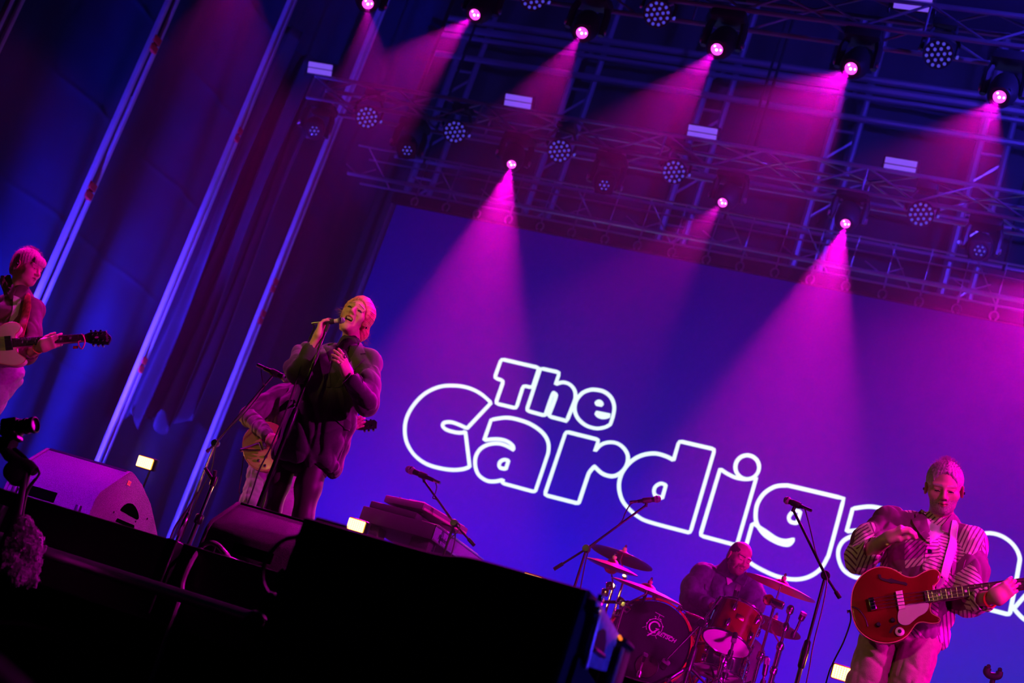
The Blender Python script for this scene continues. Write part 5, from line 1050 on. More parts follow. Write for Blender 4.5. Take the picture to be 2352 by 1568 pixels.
# ------------------------------------------------------------------ electric piano with a small synthesiser on top
th = math.radians(86); U, Wd = Vector((math.cos(th), math.sin(th), 0)), Vector((math.sin(th), -math.cos(th), 0))     # U long axis, Wd towards the viewer's right
PV = mat('silver_vinyl', (.22, .22, .42), .5, noise=.1, nscale=60, bump=.2, bscale=200); PB = mat('black_tolex', (.05, .045, .055), .65, bump=.3, bscale=250); FRM = mat('aluminium_trim', (.6, .58, .62), .3, .9)
def obox(o, a, b, h, bev=.008):      # corner o, lengths along Wd (a), U (b), height h
    M = Matrix.Identity(4)
    for i in range(3): M[i][0], M[i][1], M[i][2], M[i][3] = Wd[i], U[i], (0, 0, 1)[i], o[i]
    return box(a, b, h, M, bev, 2, (a/2, b/2, h/2)), M
N0 = at(834.5, 1160, 9.25); zt = N0.z-.105; o = Vector((N0.x, N0.y, zt)); t = thing('electric_piano', 'stage electric piano on chrome legs with a small keyboard on top', 'piano', (o.x+.3, o.y+.4, 0))
g, M = obox(o, .56, .88, .105); part('case', g, PB, t)
g, _ = obox(o+Wd*.562, .006, .86, .092, .002); part('front_panel', g, PV, t); g, _ = obox(o+Vector((0, 0, .106))+Wd*.03+U*.02, .36, .83, .05, .012); part('lid', g, PB, t)
g, _ = obox(o+Wd*.566+Vector((0, 0, -.002)), .008, .88, .012, .002); part('trim_strip', g, FRM, t); g, _ = obox(o+Wd*.566+Vector((0, 0, .094)), .008, .88, .012, .002); part('trim_strip', g, FRM, t)
Mt = Matrix.Identity(4); Mt2 = frame(o+Wd*.5695+U*.07+Vector((0, 0, .028)), U, Wd)
part('name_plate', text_geo('Rhodes', .05, Mt2, .001, .3), BLACK, t)
for a, b_ in ((.02, .03), (.40, .03), (.02, .73), (.40, .73)):
    g, _ = obox(o+Wd*a+U*b_+Vector((0, 0, -.085)), .14, .12, .085, .012); part('leg_block', g, PB, t); c_ = o+Wd*(a+.07)+U*(b_+.06); part('leg', tube([(c_.x, c_.y, .01), (c_.x, c_.y, zt-.08)], .017, 12), CHROME, t)
part('brace_rod', tube([o+Wd*.05+U*.1+Vector((0, 0, -.08)), o+Wd*.28+U*.5+Vector((0, 0, -.6))], .007, 8), CHROME, t); part('pedal_rod', tube([o+Wd*.3+U*.35+Vector((0, 0, -.01)), (o+Wd*.3+U*.35).xy.to_3d()+Vector((0, 0, .06))], .006, 8), CHROME, t)
keys = [obox(o+Wd*.42+U*(.06+k*.0235)+Vector((0, 0, .106)), .13, .022, .012, .002)[0] for k in range(32)]
for k in keys: part('key', k, IVORY, t)
th = math.radians(74); U, Wd = Vector((math.cos(th), math.sin(th), 0)), Vector((math.sin(th), -math.cos(th), 0)); s0 = at(880, 1152, 9.32); s0 = Vector((s0.x, s0.y, zt+.177)); ky = thing('synthesiser', 'small flat keyboard lying on the electric piano', 'keyboard', s0)
g, _ = obox(s0+Vector((0, 0, .0)), .34, .55, .05, .008); part('case', g, mat('synth_case', (.22, .13, .2), .5), ky); g, _ = obox(s0+Wd*.337+U*.01+Vector((0, 0, .004)), .006, .53, .016, .002); part('edge_strip', g, mat('wood_edge', (.65, .42, .4), .5), ky)
for k in range(22):
    g, _ = obox(s0+Wd*.19+U*(.02+k*.0232)+Vector((0, 0, .05)), .13, .0215, .008, .0015); part('key', g, IVORY, ky)
for k in range(7): part('knob', lathe([(.009, 0), (.009, .014), (.006, .016)], Matrix.Translation(s0+Wd*.08+U*(.06+k*.07)+Vector((0, 0, .05))), 10), BLACK, ky)
for a in (.05, .27):
    for b_ in (.06, .45): g, _ = obox(s0+Wd*a+U*b_+Vector((0, 0, -.02)), .03, .03, .02, .004); part('foot', g, RUBBER, ky)
solo('instrument_cable', tube(spline([s0+Wd*.3+U*.3+Vector((0, 0, -.0)), s0+Wd*.44+U*.3+Vector((0, 0, -.06)), s0+Wd*.46+U*.3+Vector((0, 0, -.4)), s0+Wd*.46+U*.28+Vector((0, 0, -.95))], 8), .005, 6), CABLE, 'cable dropping from the small keyboard in front of the piano', 'cable')
# ================================================================== drum kit on its riser
RZ = .40; rs = thing('drum_riser', 'low black platform under the drum kit', 'riser', (-1.9, 10.4, 0))
part('deck', box(2.6, 2.4, .08, None, .01, 1, (-1.75, 10.45, RZ-.045)), mat('riser_carpet', (.02, .012, .016), .95, bump=.3, bscale=300), rs); part('edge_strip', box(2.62, .02, .03, None, .004, 1, (-1.75, 9.25, RZ-.025)), mat('riser_edge', (.4, .3, .3), .5), rs)
for x in (-2.9, -1.75, -.6):
    for y in (9.4, 11.5): part('leg', box(.06, .06, RZ-.09, None, .005, 1, (x, y, (RZ-.09)/2)), BLACKM, rs)
HEADB = mat('black_drumhead', (.02, .012, .025), .35); HEADW = mat('clear_drumhead', (.75, .62, .70), .35); HOOP = mat('red_hoop', (.45, .02, .03), .25, coat=.5); LOGO = mat('white_print', (.62, .55, .62), .5)
def shell(t, M, r, h, m, rim_m, lugs=6, head0=HEADW, head1=HEADW, thick=.012):
    """axis along local Z from 0 to h"""
    part('shell', lathe([(r, .01), (r, h-.01)], M, 40, False), m, t)
    for z, hm in ((0, head0), (h, head1)):
        part('head', lathe([(r*.985, z-.004), (r*.985, z+.004), (.001, z+.004*(1 if z else -1))], M, 40), hm, t)
        part('rim', tube([M @ Vector(((r+.006)*math.cos(a), (r+.006)*math.sin(a), z)) for a in np.linspace(0, 2*math.pi, 41)[:-1]], thick*.6, 8, closed=True), rim_m, t)
    for k in range(lugs):
        a = 2*math.pi*(k+.5)/lugs; c_ = (r+.012); Ml = M @ Matrix.Rotation(a, 4, 'Z')
        for z in (h*.25, h*.75):
            lg = part('lug', lathe([(.006, -.028), (.012, -.02), (.013, 0), (.012, .02), (.006, .028)], Ml @ Matrix.Translation((c_, 0, z)), 8), CHROME, t)
            part('tension_rod', tube([Ml @ Vector((c_+.004, 0, z)), Ml @ Vector((c_+.004, 0, 0 if z < h/2 else h))], .004, 6), CHROME, lg)
# bass drum
kc = at(1487, 1484, 9.62); kc.z = RZ+.287; Rk = .272; Mk = frameZ(kc, (.04, 1, .02), (1, 0, 0)); kd = thing('bass_drum', 'wine red bass drum with a black front head and printed logo', 'drum', (kc.x, kc.y+.2, RZ))
part('shell', lathe([(Rk, .02), (Rk, .42)], Mk, 48, False), WINE, kd); part('front_head', lathe([(Rk*.99, .006), (Rk*.99, .014), (.001, .014)], Mk, 48), HEADB, kd); part('rear_head', lathe([(Rk*.99, .41), (.001, .412)], Mk, 48), HEADB, kd)
for z in (.01, .43): part('hoop', lathe([(Rk+.004, z-.022), (Rk+.016, z-.022), (Rk+.016, z+.022), (Rk+.004, z+.022), (Rk+.004, z-.022)], Mk, 48, False), HOOP, kd)
for k in range(10):
    a = 2*math.pi*(k+.25)/10; Ml = Mk @ Matrix.Rotation(a, 4, 'Z'); c_ = part('claw', box(.034, .03, .05, Ml @ Matrix.Translation((Rk+.018, 0, .01)), .006, 2), CHROME, kd); part('tension_rod', tube([Ml @ Vector((Rk+.03, 0, -.02)), Ml @ Vector((Rk+.03, 0, .15))], .004, 6), CHROME, c_); part('lug', box(.02, .022, .06, Ml @ Matrix.Translation((Rk+.012, 0, .17)), .006, 2), CHROME, kd)
for s in (-1, 1): part('spur', tube([kc+Vector((s*(Rk+.01), .1, -.1)), (kc.x+s*(Rk+.14), kc.y-.08, RZ+.01)], .009, 8), CHROME, kd)
FX, FZ = Vector((Mk[0][0], Mk[1][0], Mk[2][0])), Vector((Mk[0][1], Mk[1][1], Mk[2][1]))
# front of the head looks towards -local Z: use a frame whose Z faces the audience and whose Y is up
n_ = -Vector((Mk[0][2], Mk[1][2], Mk[2][2])); Mh = frame(kc+n_*(-.003), (1, 0, 0), n_)
part('port_hole', lathe([(.072, .0), (.072, .003), (.001, .003)], Mh @ Matrix.Translation((.032, -.145, 0)), 30), DARK, kd); part('port_ring', tube([Mh @ Vector((.032+.073*math.cos(a), -.145+.073*math.sin(a), .003)) for a in np.linspace(0, 6.283, 33)[:-1]], .003, 6, closed=True), BLACK, kd)
Ml = Mh @ Matrix.Translation((.008, .105, .004)) @ Matrix.Rotation(-.03, 4, 'Z'); arc = lambda r, a0, a1, w, n=20: tube([Ml @ Vector((r*math.cos(a), r*math.sin(a), 0)) for a in np.linspace(a0, a1, n)], w, 6)
lg = [arc(.053, math.radians(-20), math.radians(215), .0016), arc(.053, math.radians(235), math.radians(320), .0016), arc(.034, math.radians(20), math.radians(300), .0052), tube([Ml @ Vector((.028, -.006, 0)), Ml @ Vector((-.028, -.066, 0))], .0048, 6), tube([Ml @ Vector((.010, -.006, 0)), Ml @ Vector((.034, -.006, 0))], .0035, 6),
      tube([Ml @ Vector((.006, .054, 0)), Ml @ Vector((.010, .086, 0))], .0016, 6), tube([Ml @ Vector((-.024, .092, 0)), Ml @ Vector((.040, .080, 0))], .0016, 6), tube([Ml @ Vector((-.018, .066, 0)), Ml @ Vector((-.008, .064, 0))], .0026, 6), tube([Ml @ Vector((.014, .060, 0)), Ml @ Vector((.028, .057, 0))], .0026, 6), tube([Ml @ Vector((-.052, -.012, 0)), Ml @ Vector((-.074, -.026, 0))], .0014, 6), tube([Ml @ Vector((.022, -.05, 0)), Ml @ Vector((.036, -.066, 0))], .0014, 6)]
for a in (100, 140, 170, 60, 20): lg.append(lathe([(.0045, -.002), (.0045, .002), (.002, .003)], Ml @ Matrix.Translation((.055*math.cos(math.radians(a)), .055*math.sin(math.radians(a)), 0)), 8))
part('logo_emblem', merge(*lg), LOGO, kd, kind='stuff'); part('logo_lettering', text_geo('RETSCH', .037, Ml @ Matrix.Translation((.024, -.040, -.001)) @ Matrix.Rotation(-.13, 4, 'Z'), .0015, .25, .0006), LOGO, kd); part('logo_bar', tube([Ml @ Vector((.066, -.016, 0)), Ml @ Vector((.132, -.026, 0))], .0022, 6), LOGO, kd)
# rack tom
ax = Vector((.06, .32, .945)).normalized(); tb = at(1668, 1476, 9.5); Mt = frameZ(tb, ax, (1, 0, 0)); tm = thing('rack_tom', 'wine red rack tom beside the bass drum, pink lower head showing', 'drum', tb); shell(tm, Mt, .152, .235, WINE, CHROME, 6)
bd = Mt @ Matrix.Rotation(math.radians(-70), 4, 'Z'); part('badge', box(.003, .05, .038, bd @ Matrix.Translation((.155, 0, .125)), .004, 2), GOLD, tm)
pp = at(1640, 1480, 9.75); part('mount_arm', tube([tb+Vector((-.14, .1, .1)), (tb.x-.2, tb.y+.12, tb.z+.02), (tb.x-.22, tb.y+.14, RZ+.32)], .011, 8), CHROME, tm)
sp = thing('tom_stand', 'chrome stand with clamps below the rack tom', 'stand', (tb.x-.02, tb.y+.16, RZ)); b0 = Vector((tb.x-.02, tb.y+.16, RZ)); part('column', tube([b0+Vector((0, 0, .03)), b0+Vector((0, 0, .34))], .014, 10), CHROME, sp); part('arm', tube([b0+Vector((0, 0, .34)), b0+Vector((.05, -.05, .38)), b0+Vector((.14, -.08, .40))], .010, 8), CHROME, sp); part('clamp', lathe([(.02, -.03), (.026, -.01), (.026, .02), (.018, .035)], Matrix.Translation(b0+Vector((0, 0, .33))), 10), CHROME, sp); tripod(sp, b0, CHROME, .26, .2)
for k in range(3): part('wing_nut', lathe([(.006, -.016), (.012, 0), (.006, .016)], Matrix.Translation(b0+Vector((.025, -.02, .12+k*.09))), 8), CHROME, sp)
# snare behind and below
sc_ = at(1648, 1528, 9.85); sn = thing('snare_drum', 'chrome snare drum half hidden below the rack tom', 'drum', sc_); shell(sn, frameZ(sc_-Vector((0, 0, .05)), (.0, .12, 1)), .178, .13, CHROME, CHROME, 8)
bs = Vector((sc_.x, sc_.y, RZ)); part('stand_column', tube([bs+Vector((0, 0, .02)), sc_-Vector((0, 0, .07))], .012, 8), CHROME, sn)
for k in range(3): part('stand_arm', tube([sc_-Vector((0, 0, .08)), sc_+Vector((.185*math.cos(k*2.1+.5), .185*math.sin(k*2.1+.5), -.03))], .008, 6), CHROME, sn)
# cymbals
def cymbal(px, Y, R, nrm, label, base_px, m=BRASS, hat=False, seg=.55):
    c_ = at(*px, Y); M = frameZ(c_, nrm); t = thing('cymbal', label, 'cymbal', c_, 'cymbals of the drum kit')
    pf = [(R, -.012), (R*.85, -.004), (R*.6, .006), (R*.3, .013), (R*.22, .016), (R*.18, .028), (R*.10, .038), (.006, .041)]
    part('plate', lathe(pf+[(.006, .039), (R*.10, .036), (R*.18, .026), (R*.22, .014), (R*.3, .011), (R*.6, .004), (R*.85, -.006), (R, -.0132)], M, 48, False), m, t)
    if hat: part('plate', lathe([(R, -.016), (R*.6, -.030), (R*.25, -.036), (R*.15, -.055), (.006, -.06)], M, 48, False), m, t)
    up = Vector(nrm).normalized(); part('felt', lathe([(.014, .04), (.016, .05), (.014, .062)], M, 12), mat('felt', (.55, .3, .25), .9), t); part('wing_nut', lathe([(.005, .06), (.010, .075), (.004, .085)], M, 8), CHROME, t)
    bp = at(*base_px, Y+.02); st = thing('cymbal_stand', 'chrome stand holding the '+label, 'cymbal stand', (bp.x, bp.y, RZ), 'cymbal stands'); j = c_+(Vector((bp.x, bp.y, c_.z-.16))-c_)*.9
    part('tilter', tube([c_+up*.05, c_-up*.03, Vector((bp.x, bp.y, c_.z-.13))], .006, 8), CHROME, st); part('tilter_joint', lathe([(.014, -.025), (.02, 0), (.014, .025)], frameZ(Vector((bp.x, bp.y, c_.z-.13)), (0, 1, 0)), 10), CHROME, st)
    zz = RZ+(c_.z-.13-RZ)*seg; part('upper_tube', tube([(bp.x, bp.y, zz), (bp.x, bp.y, c_.z-.12)], .0095, 10), CHROME, st); part('lower_tube', tube([(bp.x, bp.y, RZ+.02), (bp.x, bp.y, zz)], .014, 10), CHROME, st)
    for z in (zz, RZ+(zz-RZ)*.45):
        part('clamp', lathe([(.016, -.03), (.022, -.02), (.022, .02), (.016, .03)], Matrix.Translation((bp.x, bp.y, z)), 12), CHROME, st); part('wing_screw', tube([(bp.x+.02, bp.y, z), (bp.x+.05, bp.y-.01, z+.006)], .006, 6), CHROME, st)
    tripod(st, (bp.x, bp.y, RZ), CHROME, .28, .24, a0=.2+random.random()); return t
cymbal((1429, 1277), 10.05, .225, (.06, .03, 1), 'crash cymbal highest at the left of the kit', (1412, 1400))
cymbal((1406, 1297), 9.75, .185, (.06, -.12, 1), 'thin hi-hat pair seen edge on below the highest crash', (1386, 1420), hat=True)
cymbal((1487, 1354), 9.55, .245, (.10, -.09, 1), 'wide low cymbal over the left of the bass drum', (1415, 1450))
cymbal((1794, 1345), 9.6, .232, (.12, -.06, 1), 'pink-lit crash cymbal right of the drummer', (1762, 1450))
cymbal((1775, 1433), 10.2, .20, (.10, .10, 1), 'lower cymbal behind the right hand stands', (1800, 1470))
# cowbell-like canister on the right stand, clamps on the left cluster
p = at(1776, 1380, 9.58); t = thing('percussion_block', 'golden tubular clamp block on the right cymbal stand', 'clamp', p); part('drum_clamp', lathe([(.03, -.02), (.034, -.015), (.034, .015), (.03, .02)], frameZ(p+Vector((-.03, 0, 0)), (.7, -.7, .1)), 16), GOLD, t); part('block', box(.09, .05, .05, frame(p+Vector((.03, 0, -.01)), (1, 0, -.1), (0, 0, 1)), .012, 2), CHROME, t)
def small_mic(px, Y, head_px, r, label, stand_px=None, zb=RZ, headL=.12, m=BLACKM):
    a, b_ = at(*px, Y), at(*head_px, Y-.01); t = thing('drum_microphone', label, 'microphone', a, 'microphones on the drum kit'); d = (b_-a); M = frameZ(a, d); Lm = d.length
    part('body', lathe([(r*.6, 0), (r*.9, Lm*.1), (r, Lm*.6), (r*1.05, Lm*.62)], M, 14), m, t); part('grille', lathe([(r*1.05, Lm*.62), (r*1.08, Lm*.9), (r*.7, Lm), (.001, Lm)], M, 14), mat('grille_mesh', (.25, .25, .26), .4, .9), t)
    if stand_px:
        c_ = at(*stand_px, Y+.02); part('mount', tube([a, a.lerp(c_, .5)+Vector((0, 0, -.01)), c_], .008, 8), m, t); part('mount_clamp', lathe([(.014, -.02), (.018, 0), (.014, .02)], Matrix.Translation(c_), 10), m, t)
    return t
small_mic((1519, 1536), 9.55, (1533, 1515), .026, 'microphone at the port of the bass drum')
small_mic((1476, 1520), 9.5, (1484, 1499), .017, 'short silver condenser microphone before the bass drum', (1468, 1548), m=NICK)
small_mic((1686, 1378), 9.5, (1696, 1342), .018, 'black clip microphone on the upper rim of the rack tom', (1685, 1392))
small_mic((1690, 1452), 9.33, (1684, 1476), .016, 'black microphone under the rack tom', (1678, 1500))
small_mic((1838, 1425), 9.3, (1848, 1405), .020, 'microphone clamped on the outer right stand', (1822, 1458)); small_mic((1755, 1552), 9.2, (1763, 1510), .017, 'slim upright microphone between the right stands', (1752, 1568)); small_mic((1664, 1558), 9.45, (1668, 1535), .020, 'dark microphone hanging beside the snare', (1660, 1580))
o_ = thing('clamp_stand', 'outermost chrome stand right of the drums with a cable clamp', 'stand', (at(1800, 1470, 9.35).x, 9.35, RZ)); bx_ = at(1815, 1400, 9.35)
part('upper_tube', tube([(bx_.x, 9.35, RZ+.45), bx_], .010, 10), CHROME, o_); part('lower_tube', tube([(bx_.x, 9.35, RZ+.02), (bx_.x, 9.35, RZ+.45)], .015, 10), CHROME, o_); tripod(o_, (bx_.x, 9.35, RZ), CHROME, .26, .2)
for z in (bx_.z, bx_.z-.11, RZ+.45, RZ+.3): part('clamp', lathe([(.014, -.028), (.023, -.014), (.023, .014), (.014, .028)], Matrix.Translation((bx_.x, 9.35, z)), 10), CHROME, o_)
rk = thing('drum_rack_clamp', 'cluster of chrome clamps and a crossbar at the left of the bass drum', 'clamp', at(1425, 1385, 9.6))
part('cross_bar', tube([at(1370, 1381, 9.6), at(1475, 1384, 9.6), at(1480, 1372, 9.58), at(1486, 1358, 9.56)], .011, 10), BLACKM, rk)
for q in ((1380, 1382), (1425, 1380), (1430, 1392), (1376, 1402), (1440, 1400), (1418, 1408), (1390, 1360), (1400, 1345)):
    part('clamp', box(.045, .04, .05, frame(at(*q, 9.6), (random.uniform(.6, 1), random.uniform(-.4, .4), random.uniform(-.5, .5)), (0, 0, 1)), .010, 2), CHROME, rk)
boom_stand('black boom stand reaching in front of the bass drum', 9.2, (1612, 1430), (1528, 1517), (1657, 1370), BLACKM, .0, RZ, .5)
# sticks
for a, b_, lab in (((1573, 1404), (1662, 1440), 'light wooden drumstick crossing behind the rack tom'), ((1690, 1425), (1640, 1450), 'drumstick hidden behind the rack tom shell')):
    p, q = at(*a, 9.85), at(*b_, 10.0); solo('drumstick', tube([p, p.lerp(q, .06), q], [.003, .0065, .008], 8), mat('hickory', (.75, .45, .28), .5), lab, 'drumstick', 'drumsticks of the drummer')
st = thing('drum_stool', 'round dark stool under the drummer', 'stool', (hp.x, hp.y, RZ)); part('seat', lathe([(.15, -.09), (.17, -.06), (.17, -.02), (.13, 0)], Matrix.Translation((hp.x, hp.y, hp.z-.09)), 28), BLACK, st); part('column', tube([(hp.x, hp.y, RZ+.1), (hp.x, hp.y, hp.z-.17)], .02, 10), CHROME, st); tripod(st, (hp.x, hp.y, RZ), CHROME, .25, .2)
# ================================================================== monitors, lamps and things at the front
CARP = mat('speckled_black_paint', (.10, .085, .11), .6, noise=.55, nscale=260, bump=.5, bscale=320)
PITCH_BLACK = mat('open_recess', (.001, .001, .001), 1, spec=0); CARP_SHADE = mat('shaded_black_paint', (.055, .048, .042), .7, noise=.5, nscale=260, bump=.5, bscale=320)  # darker copy of the speckled paint offsets magenta light on the singer's wedge
def wedge(label, x0, x1, Yr, zr, sticker=False, prof=None, CARP=CARP):
    t = thing('stage_monitor', label, 'monitor speaker', ((x0+x1)/2, Yr+.1, 0), 'floor monitor wedges')
    pr = prof or [(-.18, .0), (-.18, .16), (-.165, .20), (0, zr), (.02, zr+.004), (.05, zr), (.145, zr-.025), (.28, zr-.085), (.38, zr-.155), (.475, zr-.225), (.55, .02), (.53, 0)]
    M = Matrix(((0, 0, 1, x0), (1, 0, 0, Yr), (0, 1, 0, 0), (0, 0, 0, 1))); n = len(pr)
    g = prism([(p[0], p[1]) for p in pr], x1-x0-.036, M @ Matrix.Translation((0, 0, .018)), .004, 2, 0); part('cabinet', g, CARP, t)
    for s, x in ((0, x0), (1, x1-.018)):
        e_ = [(p[0]*1.012-.002, p[1]*1.012+(.003 if p[1] > .05 else 0)) for p in pr]; sp_ = part('side_panel', prism(e_, .018, M @ Matrix.Translation((0, 0, x-x0)), .003, 2, 0), CARP, t)
        xx = x1+.0008 if s else x0-.0008
        Mh = Matrix(((0, 0, 1, xx), (1, 0, 0, Yr), (0, 1, 0, 0), (0, 0, 0, 1)))
        hs_ = [(.045, .172), (.048, .185), (.061, .204), (.082, .219), (.104, .226), (.130, .228), (.155, .223), (.185, .212), (.211, .197), (.225, .182), (.222, .174), (.212, .170), (.127, .170)]
        part('handle_recess', prism(hs_, .002, Mh, 0, 1, -.001), PITCH_BLACK, sp_); part('slot', prism([(.044, .114), (.048, .132), (.212, .140), (.218, .126), (.212, .120)], .002, Mh, 0, 1, -.001), PITCH_BLACK, sp_)
        for q in ((.06, .105), (.30, .20), (.0, .15), (.21, .16)): part('screw', lathe([(.006, 0), (.006, .002), (.003, .003)], Mh @ Matrix.Translation((q[0], q[1], 0)) , 8), BLACKM, sp_)
    part('top_rail', tube([(x0+.02, Yr+.012, zr+.004), (x1-.02, Yr+.012, zr+.004)], .010, 10), BLACKM, t)
    part('rear_slot', box((x1-x0)*.32, .006, .05, None, .002, 1, (x0+(x1-x0)*.42, Yr-.182, .115)), PITCH_BLACK, t)
    for f_ in (.06, .80): part('runner', box(.03, .02, .11, None, .006, 2, (x0+(x1-x0)*(f_+.06), Yr-.185, .06)), BLACKM, t)
    part('screw', lathe([(.006, 0), (.006, .003), (.002, .004)], frameZ((x0+(x1-x0)*.45, Yr-.03, zr-.05), (0, -.7, .7)), 8), DARK, t)
    if sticker:
        Ms = Matrix(((0, 0, 1, x1+.0012), (1, 0, 0, Yr+.012), (0, 1, 0, zr-.055), (0, 0, 0, 1))); sk_ = part('sticker', prism([(0, 0), (.028, 0), (.028, .022), (0, .022)], .001, Ms, 0, 1, 0), mat('orange_sticker', (.95, .25, .12), .6, emit=(1, .2, .1), es=.08), t); part('sticker_number', text_geo('121', .016, Matrix(((0, 0, 1, x1+.0026), (1, 0, 0, Yr+.0145), (0, 1, 0, zr-.049), (0, 0, 0, 1))), .0003), BLACK, sk_)
    return t
wedge('left stage monitor wedge with a glowing purple back and an orange sticker', -4.715, -4.205, 6.4, .352, True)
wedge('stage monitor wedge at the feet of the singer with a dull olive back', -3.52, -2.88, 6.27, .335, CARP=CARP_SHADE)
# orange floor lamps
OR = emat('orange_led', (1, .62, .18), 5.0); HONEY = emat('orange_led_edge', (1, .28, .03), 3.0)
for i, (px, lab, Y) in enumerate((((333, 1062), 'glowing orange lamp between the slim upright and the chrome boom', 9.0), ((818, 1206), 'glowing orange lamp left of the electric piano', 8.9), ((1221, 1334), 'orange lamp almost hidden by the black cabinet', 8.9), ((1936, 1546), 'glowing orange lamp beside the legs of the bass player', 8.6))):
    p = at(*px, Y); t = thing('floor_lamp', lab, 'stage lamp', (p.x, p.y, 0), 'orange floor lamps'); M = frame(p, (1, .12, 0), EYE-p)
    part('case', box(.128, .088, .05, M @ Matrix.Translation((0, 0, -.03)), .01, 2), BODY, t); fr_ = part('diffuser', box(.116, .076, .012, M, .008, 2), HONEY, t)
    part('led_cell', merge(*[box(.0125, .0115, .008, M @ Matrix.Translation((-.049+k*.0140, -.0295+j*.0118, .006)), .002, 1) for k in range(8) for j in range(6)]), OR, fr_, kind='stuff')
    part('bracket', box(.02, .08, .05, M @ Matrix.Translation((.072, 0, -.02)), .006, 2), BLACKM, t); part('pole', tube([(p.x+.03, p.y+.05, .02), (p.x+.03, p.y+.05, p.z-.03)], .008, 8), BLACKM, t); part('foot', lathe([(.1, 0), (.1, .01), (.02, .02)], Matrix.Translation((p.x+.03, p.y+.05, .001)), 20), BLACKM, t)
    l = lamp('lamp_light', p+(EYE-p).normalized()*.05, EYE, 7, (1, .35, .06), 150, .6, .05); l.parent = t; l.matrix_parent_inverse = Matrix.Translation(-Vector((p.x, p.y, 0)))
# ------------------------------------------------------------------ black screen cabinet in the pit
FGB = mat('matt_black_cabinet', (.006, .006, .007), .8)
Yf = 4.0; A, B = at(694, 1192, Yf), at(1348, 1360, Yf); zt_ = (A.z+B.z)/2
fs = thing('pit_screen', 'huge black out-of-focus monitor cabinet standing in the pit', 'cabinet', ((A.x+B.x)/2, Yf+.2, -1.67))
def top(u): return zt_+.02*(1/(1+math.exp(-(u-.545)*40)))-.018*(u < 0)
ol = [(A.x+.0, -1.66)]+[(A.x+(B.x-A.x)*u, top(u)) for u in np.linspace(0, 1, 40)]+[(B.x, -1.66)]
part('screen_back', prism(ol, .16, Matrix(((1, 0, 0, 0), (0, 0, -1, Yf+.08), (0, 1, 0, 0), (0, 0, 0, 1))), .012, 2), FGB, fs)
part('hinge_bar', tube([(A.x+.02, Yf+.05, zt_+.004), (A.x+.12, Yf+.05, zt_+.004)], .012, 8), FGB, fs)
for dx, z, r in ((-.0, -.02, .02), (-.015, -.16, .03), (-.03, -.24, .035), (-.045, -.31, .045), (0, -.38, .03)): part('cable_plug', lathe([(r*.6, -.03), (r, -.02), (r, .02), (r*.6, .03)], Matrix.Translation((A.x+dx, Yf+.06, z)) @ Matrix.Rotation(.6, 4, 'Y'), 12), FGB, fs)
part('signal_cable', tube(spline([(A.x+.02, Yf+.05, -.02), (A.x-.05, Yf+.04, -.05), (A.x-.085, Yf+.04, -.12), (A.x-.07, Yf+.05, -.19), (A.x, Yf+.06, -.24)], 6), .006, 6), CABLE, fs)
xs = B.x; q = lambda px, py: (lambda d: EYE+d*((xs-EYE.x)/d.x))(ray(px, py)); blue_p = mat('grey_side_panel', (.34, .36, .42), .7, noise=.25, nscale=40)
sp_ = [q(*p) for p in ((1346, 1372), (1358, 1378), (1405, 1456), (1398, 1480), (1384, 1540), (1320, 1522), (1345, 1430))]
Ms = Matrix(((0, 0, 1, xs-.0), (1, 0, 0, 0), (0, 1, 0, 0), (0, 0, 0, 1))); sd = part('side_panel', prism([(v.y, v.z) for v in sp_], .03, Ms, .004, 2, 0), blue_p, fs, 'grey side panel lit blue')
hp_ = [q(*p) for p in ((1338, 1465), (1350, 1443), (1361, 1436), (1367, 1442), (1368, 1465), (1364, 1490), (1362, 1496), (1336, 1480))]; part('handle_recess', prism([(v.y, v.z) for v in hp_], .004, Ms, 0, 1, .029), DARK, sd)
eb = [q(*p) for p in ((1350, 1402), (1347, 1420), (1333, 1470), (1319, 1528))]; part('metal_edge', tube([(xs+.034, v.y-.005, v.z) for v in eb], .007, 10), ALU, fs)
hb = [q(*p) for p in ((1337, 1482), (1360, 1499))]; part('handle_bar', tube([(xs+.036, v.y, v.z) for v in hb], .007, 8), mat('red_grip', (.4, .05, .08), .5), fs)
part('side_leg', prism([(4.05, -1.66), (4.32, -1.66), (4.32, -.16), (4.06, -.13)], .05, Ms, .004, 1, -.03), FGB, fs)
for v in ((1344, 1394), (1352, 1366)): w_ = q(*v); part('bolt', lathe([(.012, 0), (.012, .012), (.006, .016)], frameZ((xs+.028, w_.y, w_.z), (1, 0, 0)), 10), CHROME, fs)
tw = thing('power_box', 'tall narrow black box with two orange lights right of the black cabinet', 'power box', (at(1408, 1500, 4.35).x, 4.35, -1.67)); a_, b_ = at(1400, 1462, 4.35), at(1434, 1476, 4.35)
part('case', box(b_.x-a_.x, .12, b_.z+1.66, None, .008, 2, ((a_.x+b_.x)/2, 4.41, (b_.z-1.66)/2)), FGB, tw); part('edge_trim', box(.007, .02, .55, None, .002, 1, (b_.x+.002, 4.345, b_.z-.29)), ALU, tw); part('lid', box(b_.x-a_.x+.01, .13, .016, None, .004, 1, ((a_.x+b_.x)/2, 4.41, b_.z+.006)), FGB, tw)
for v in ((1423.5, 1462), (1426, 1467)): w_ = at(*v, 4.34); part('status_light', lathe([(.004, 0), (.005, .003), (.002, .006)], frameZ(w_, (0, -1, 0)), 10), emat('orange_status', (1, .18, .02), 1.6), tw)
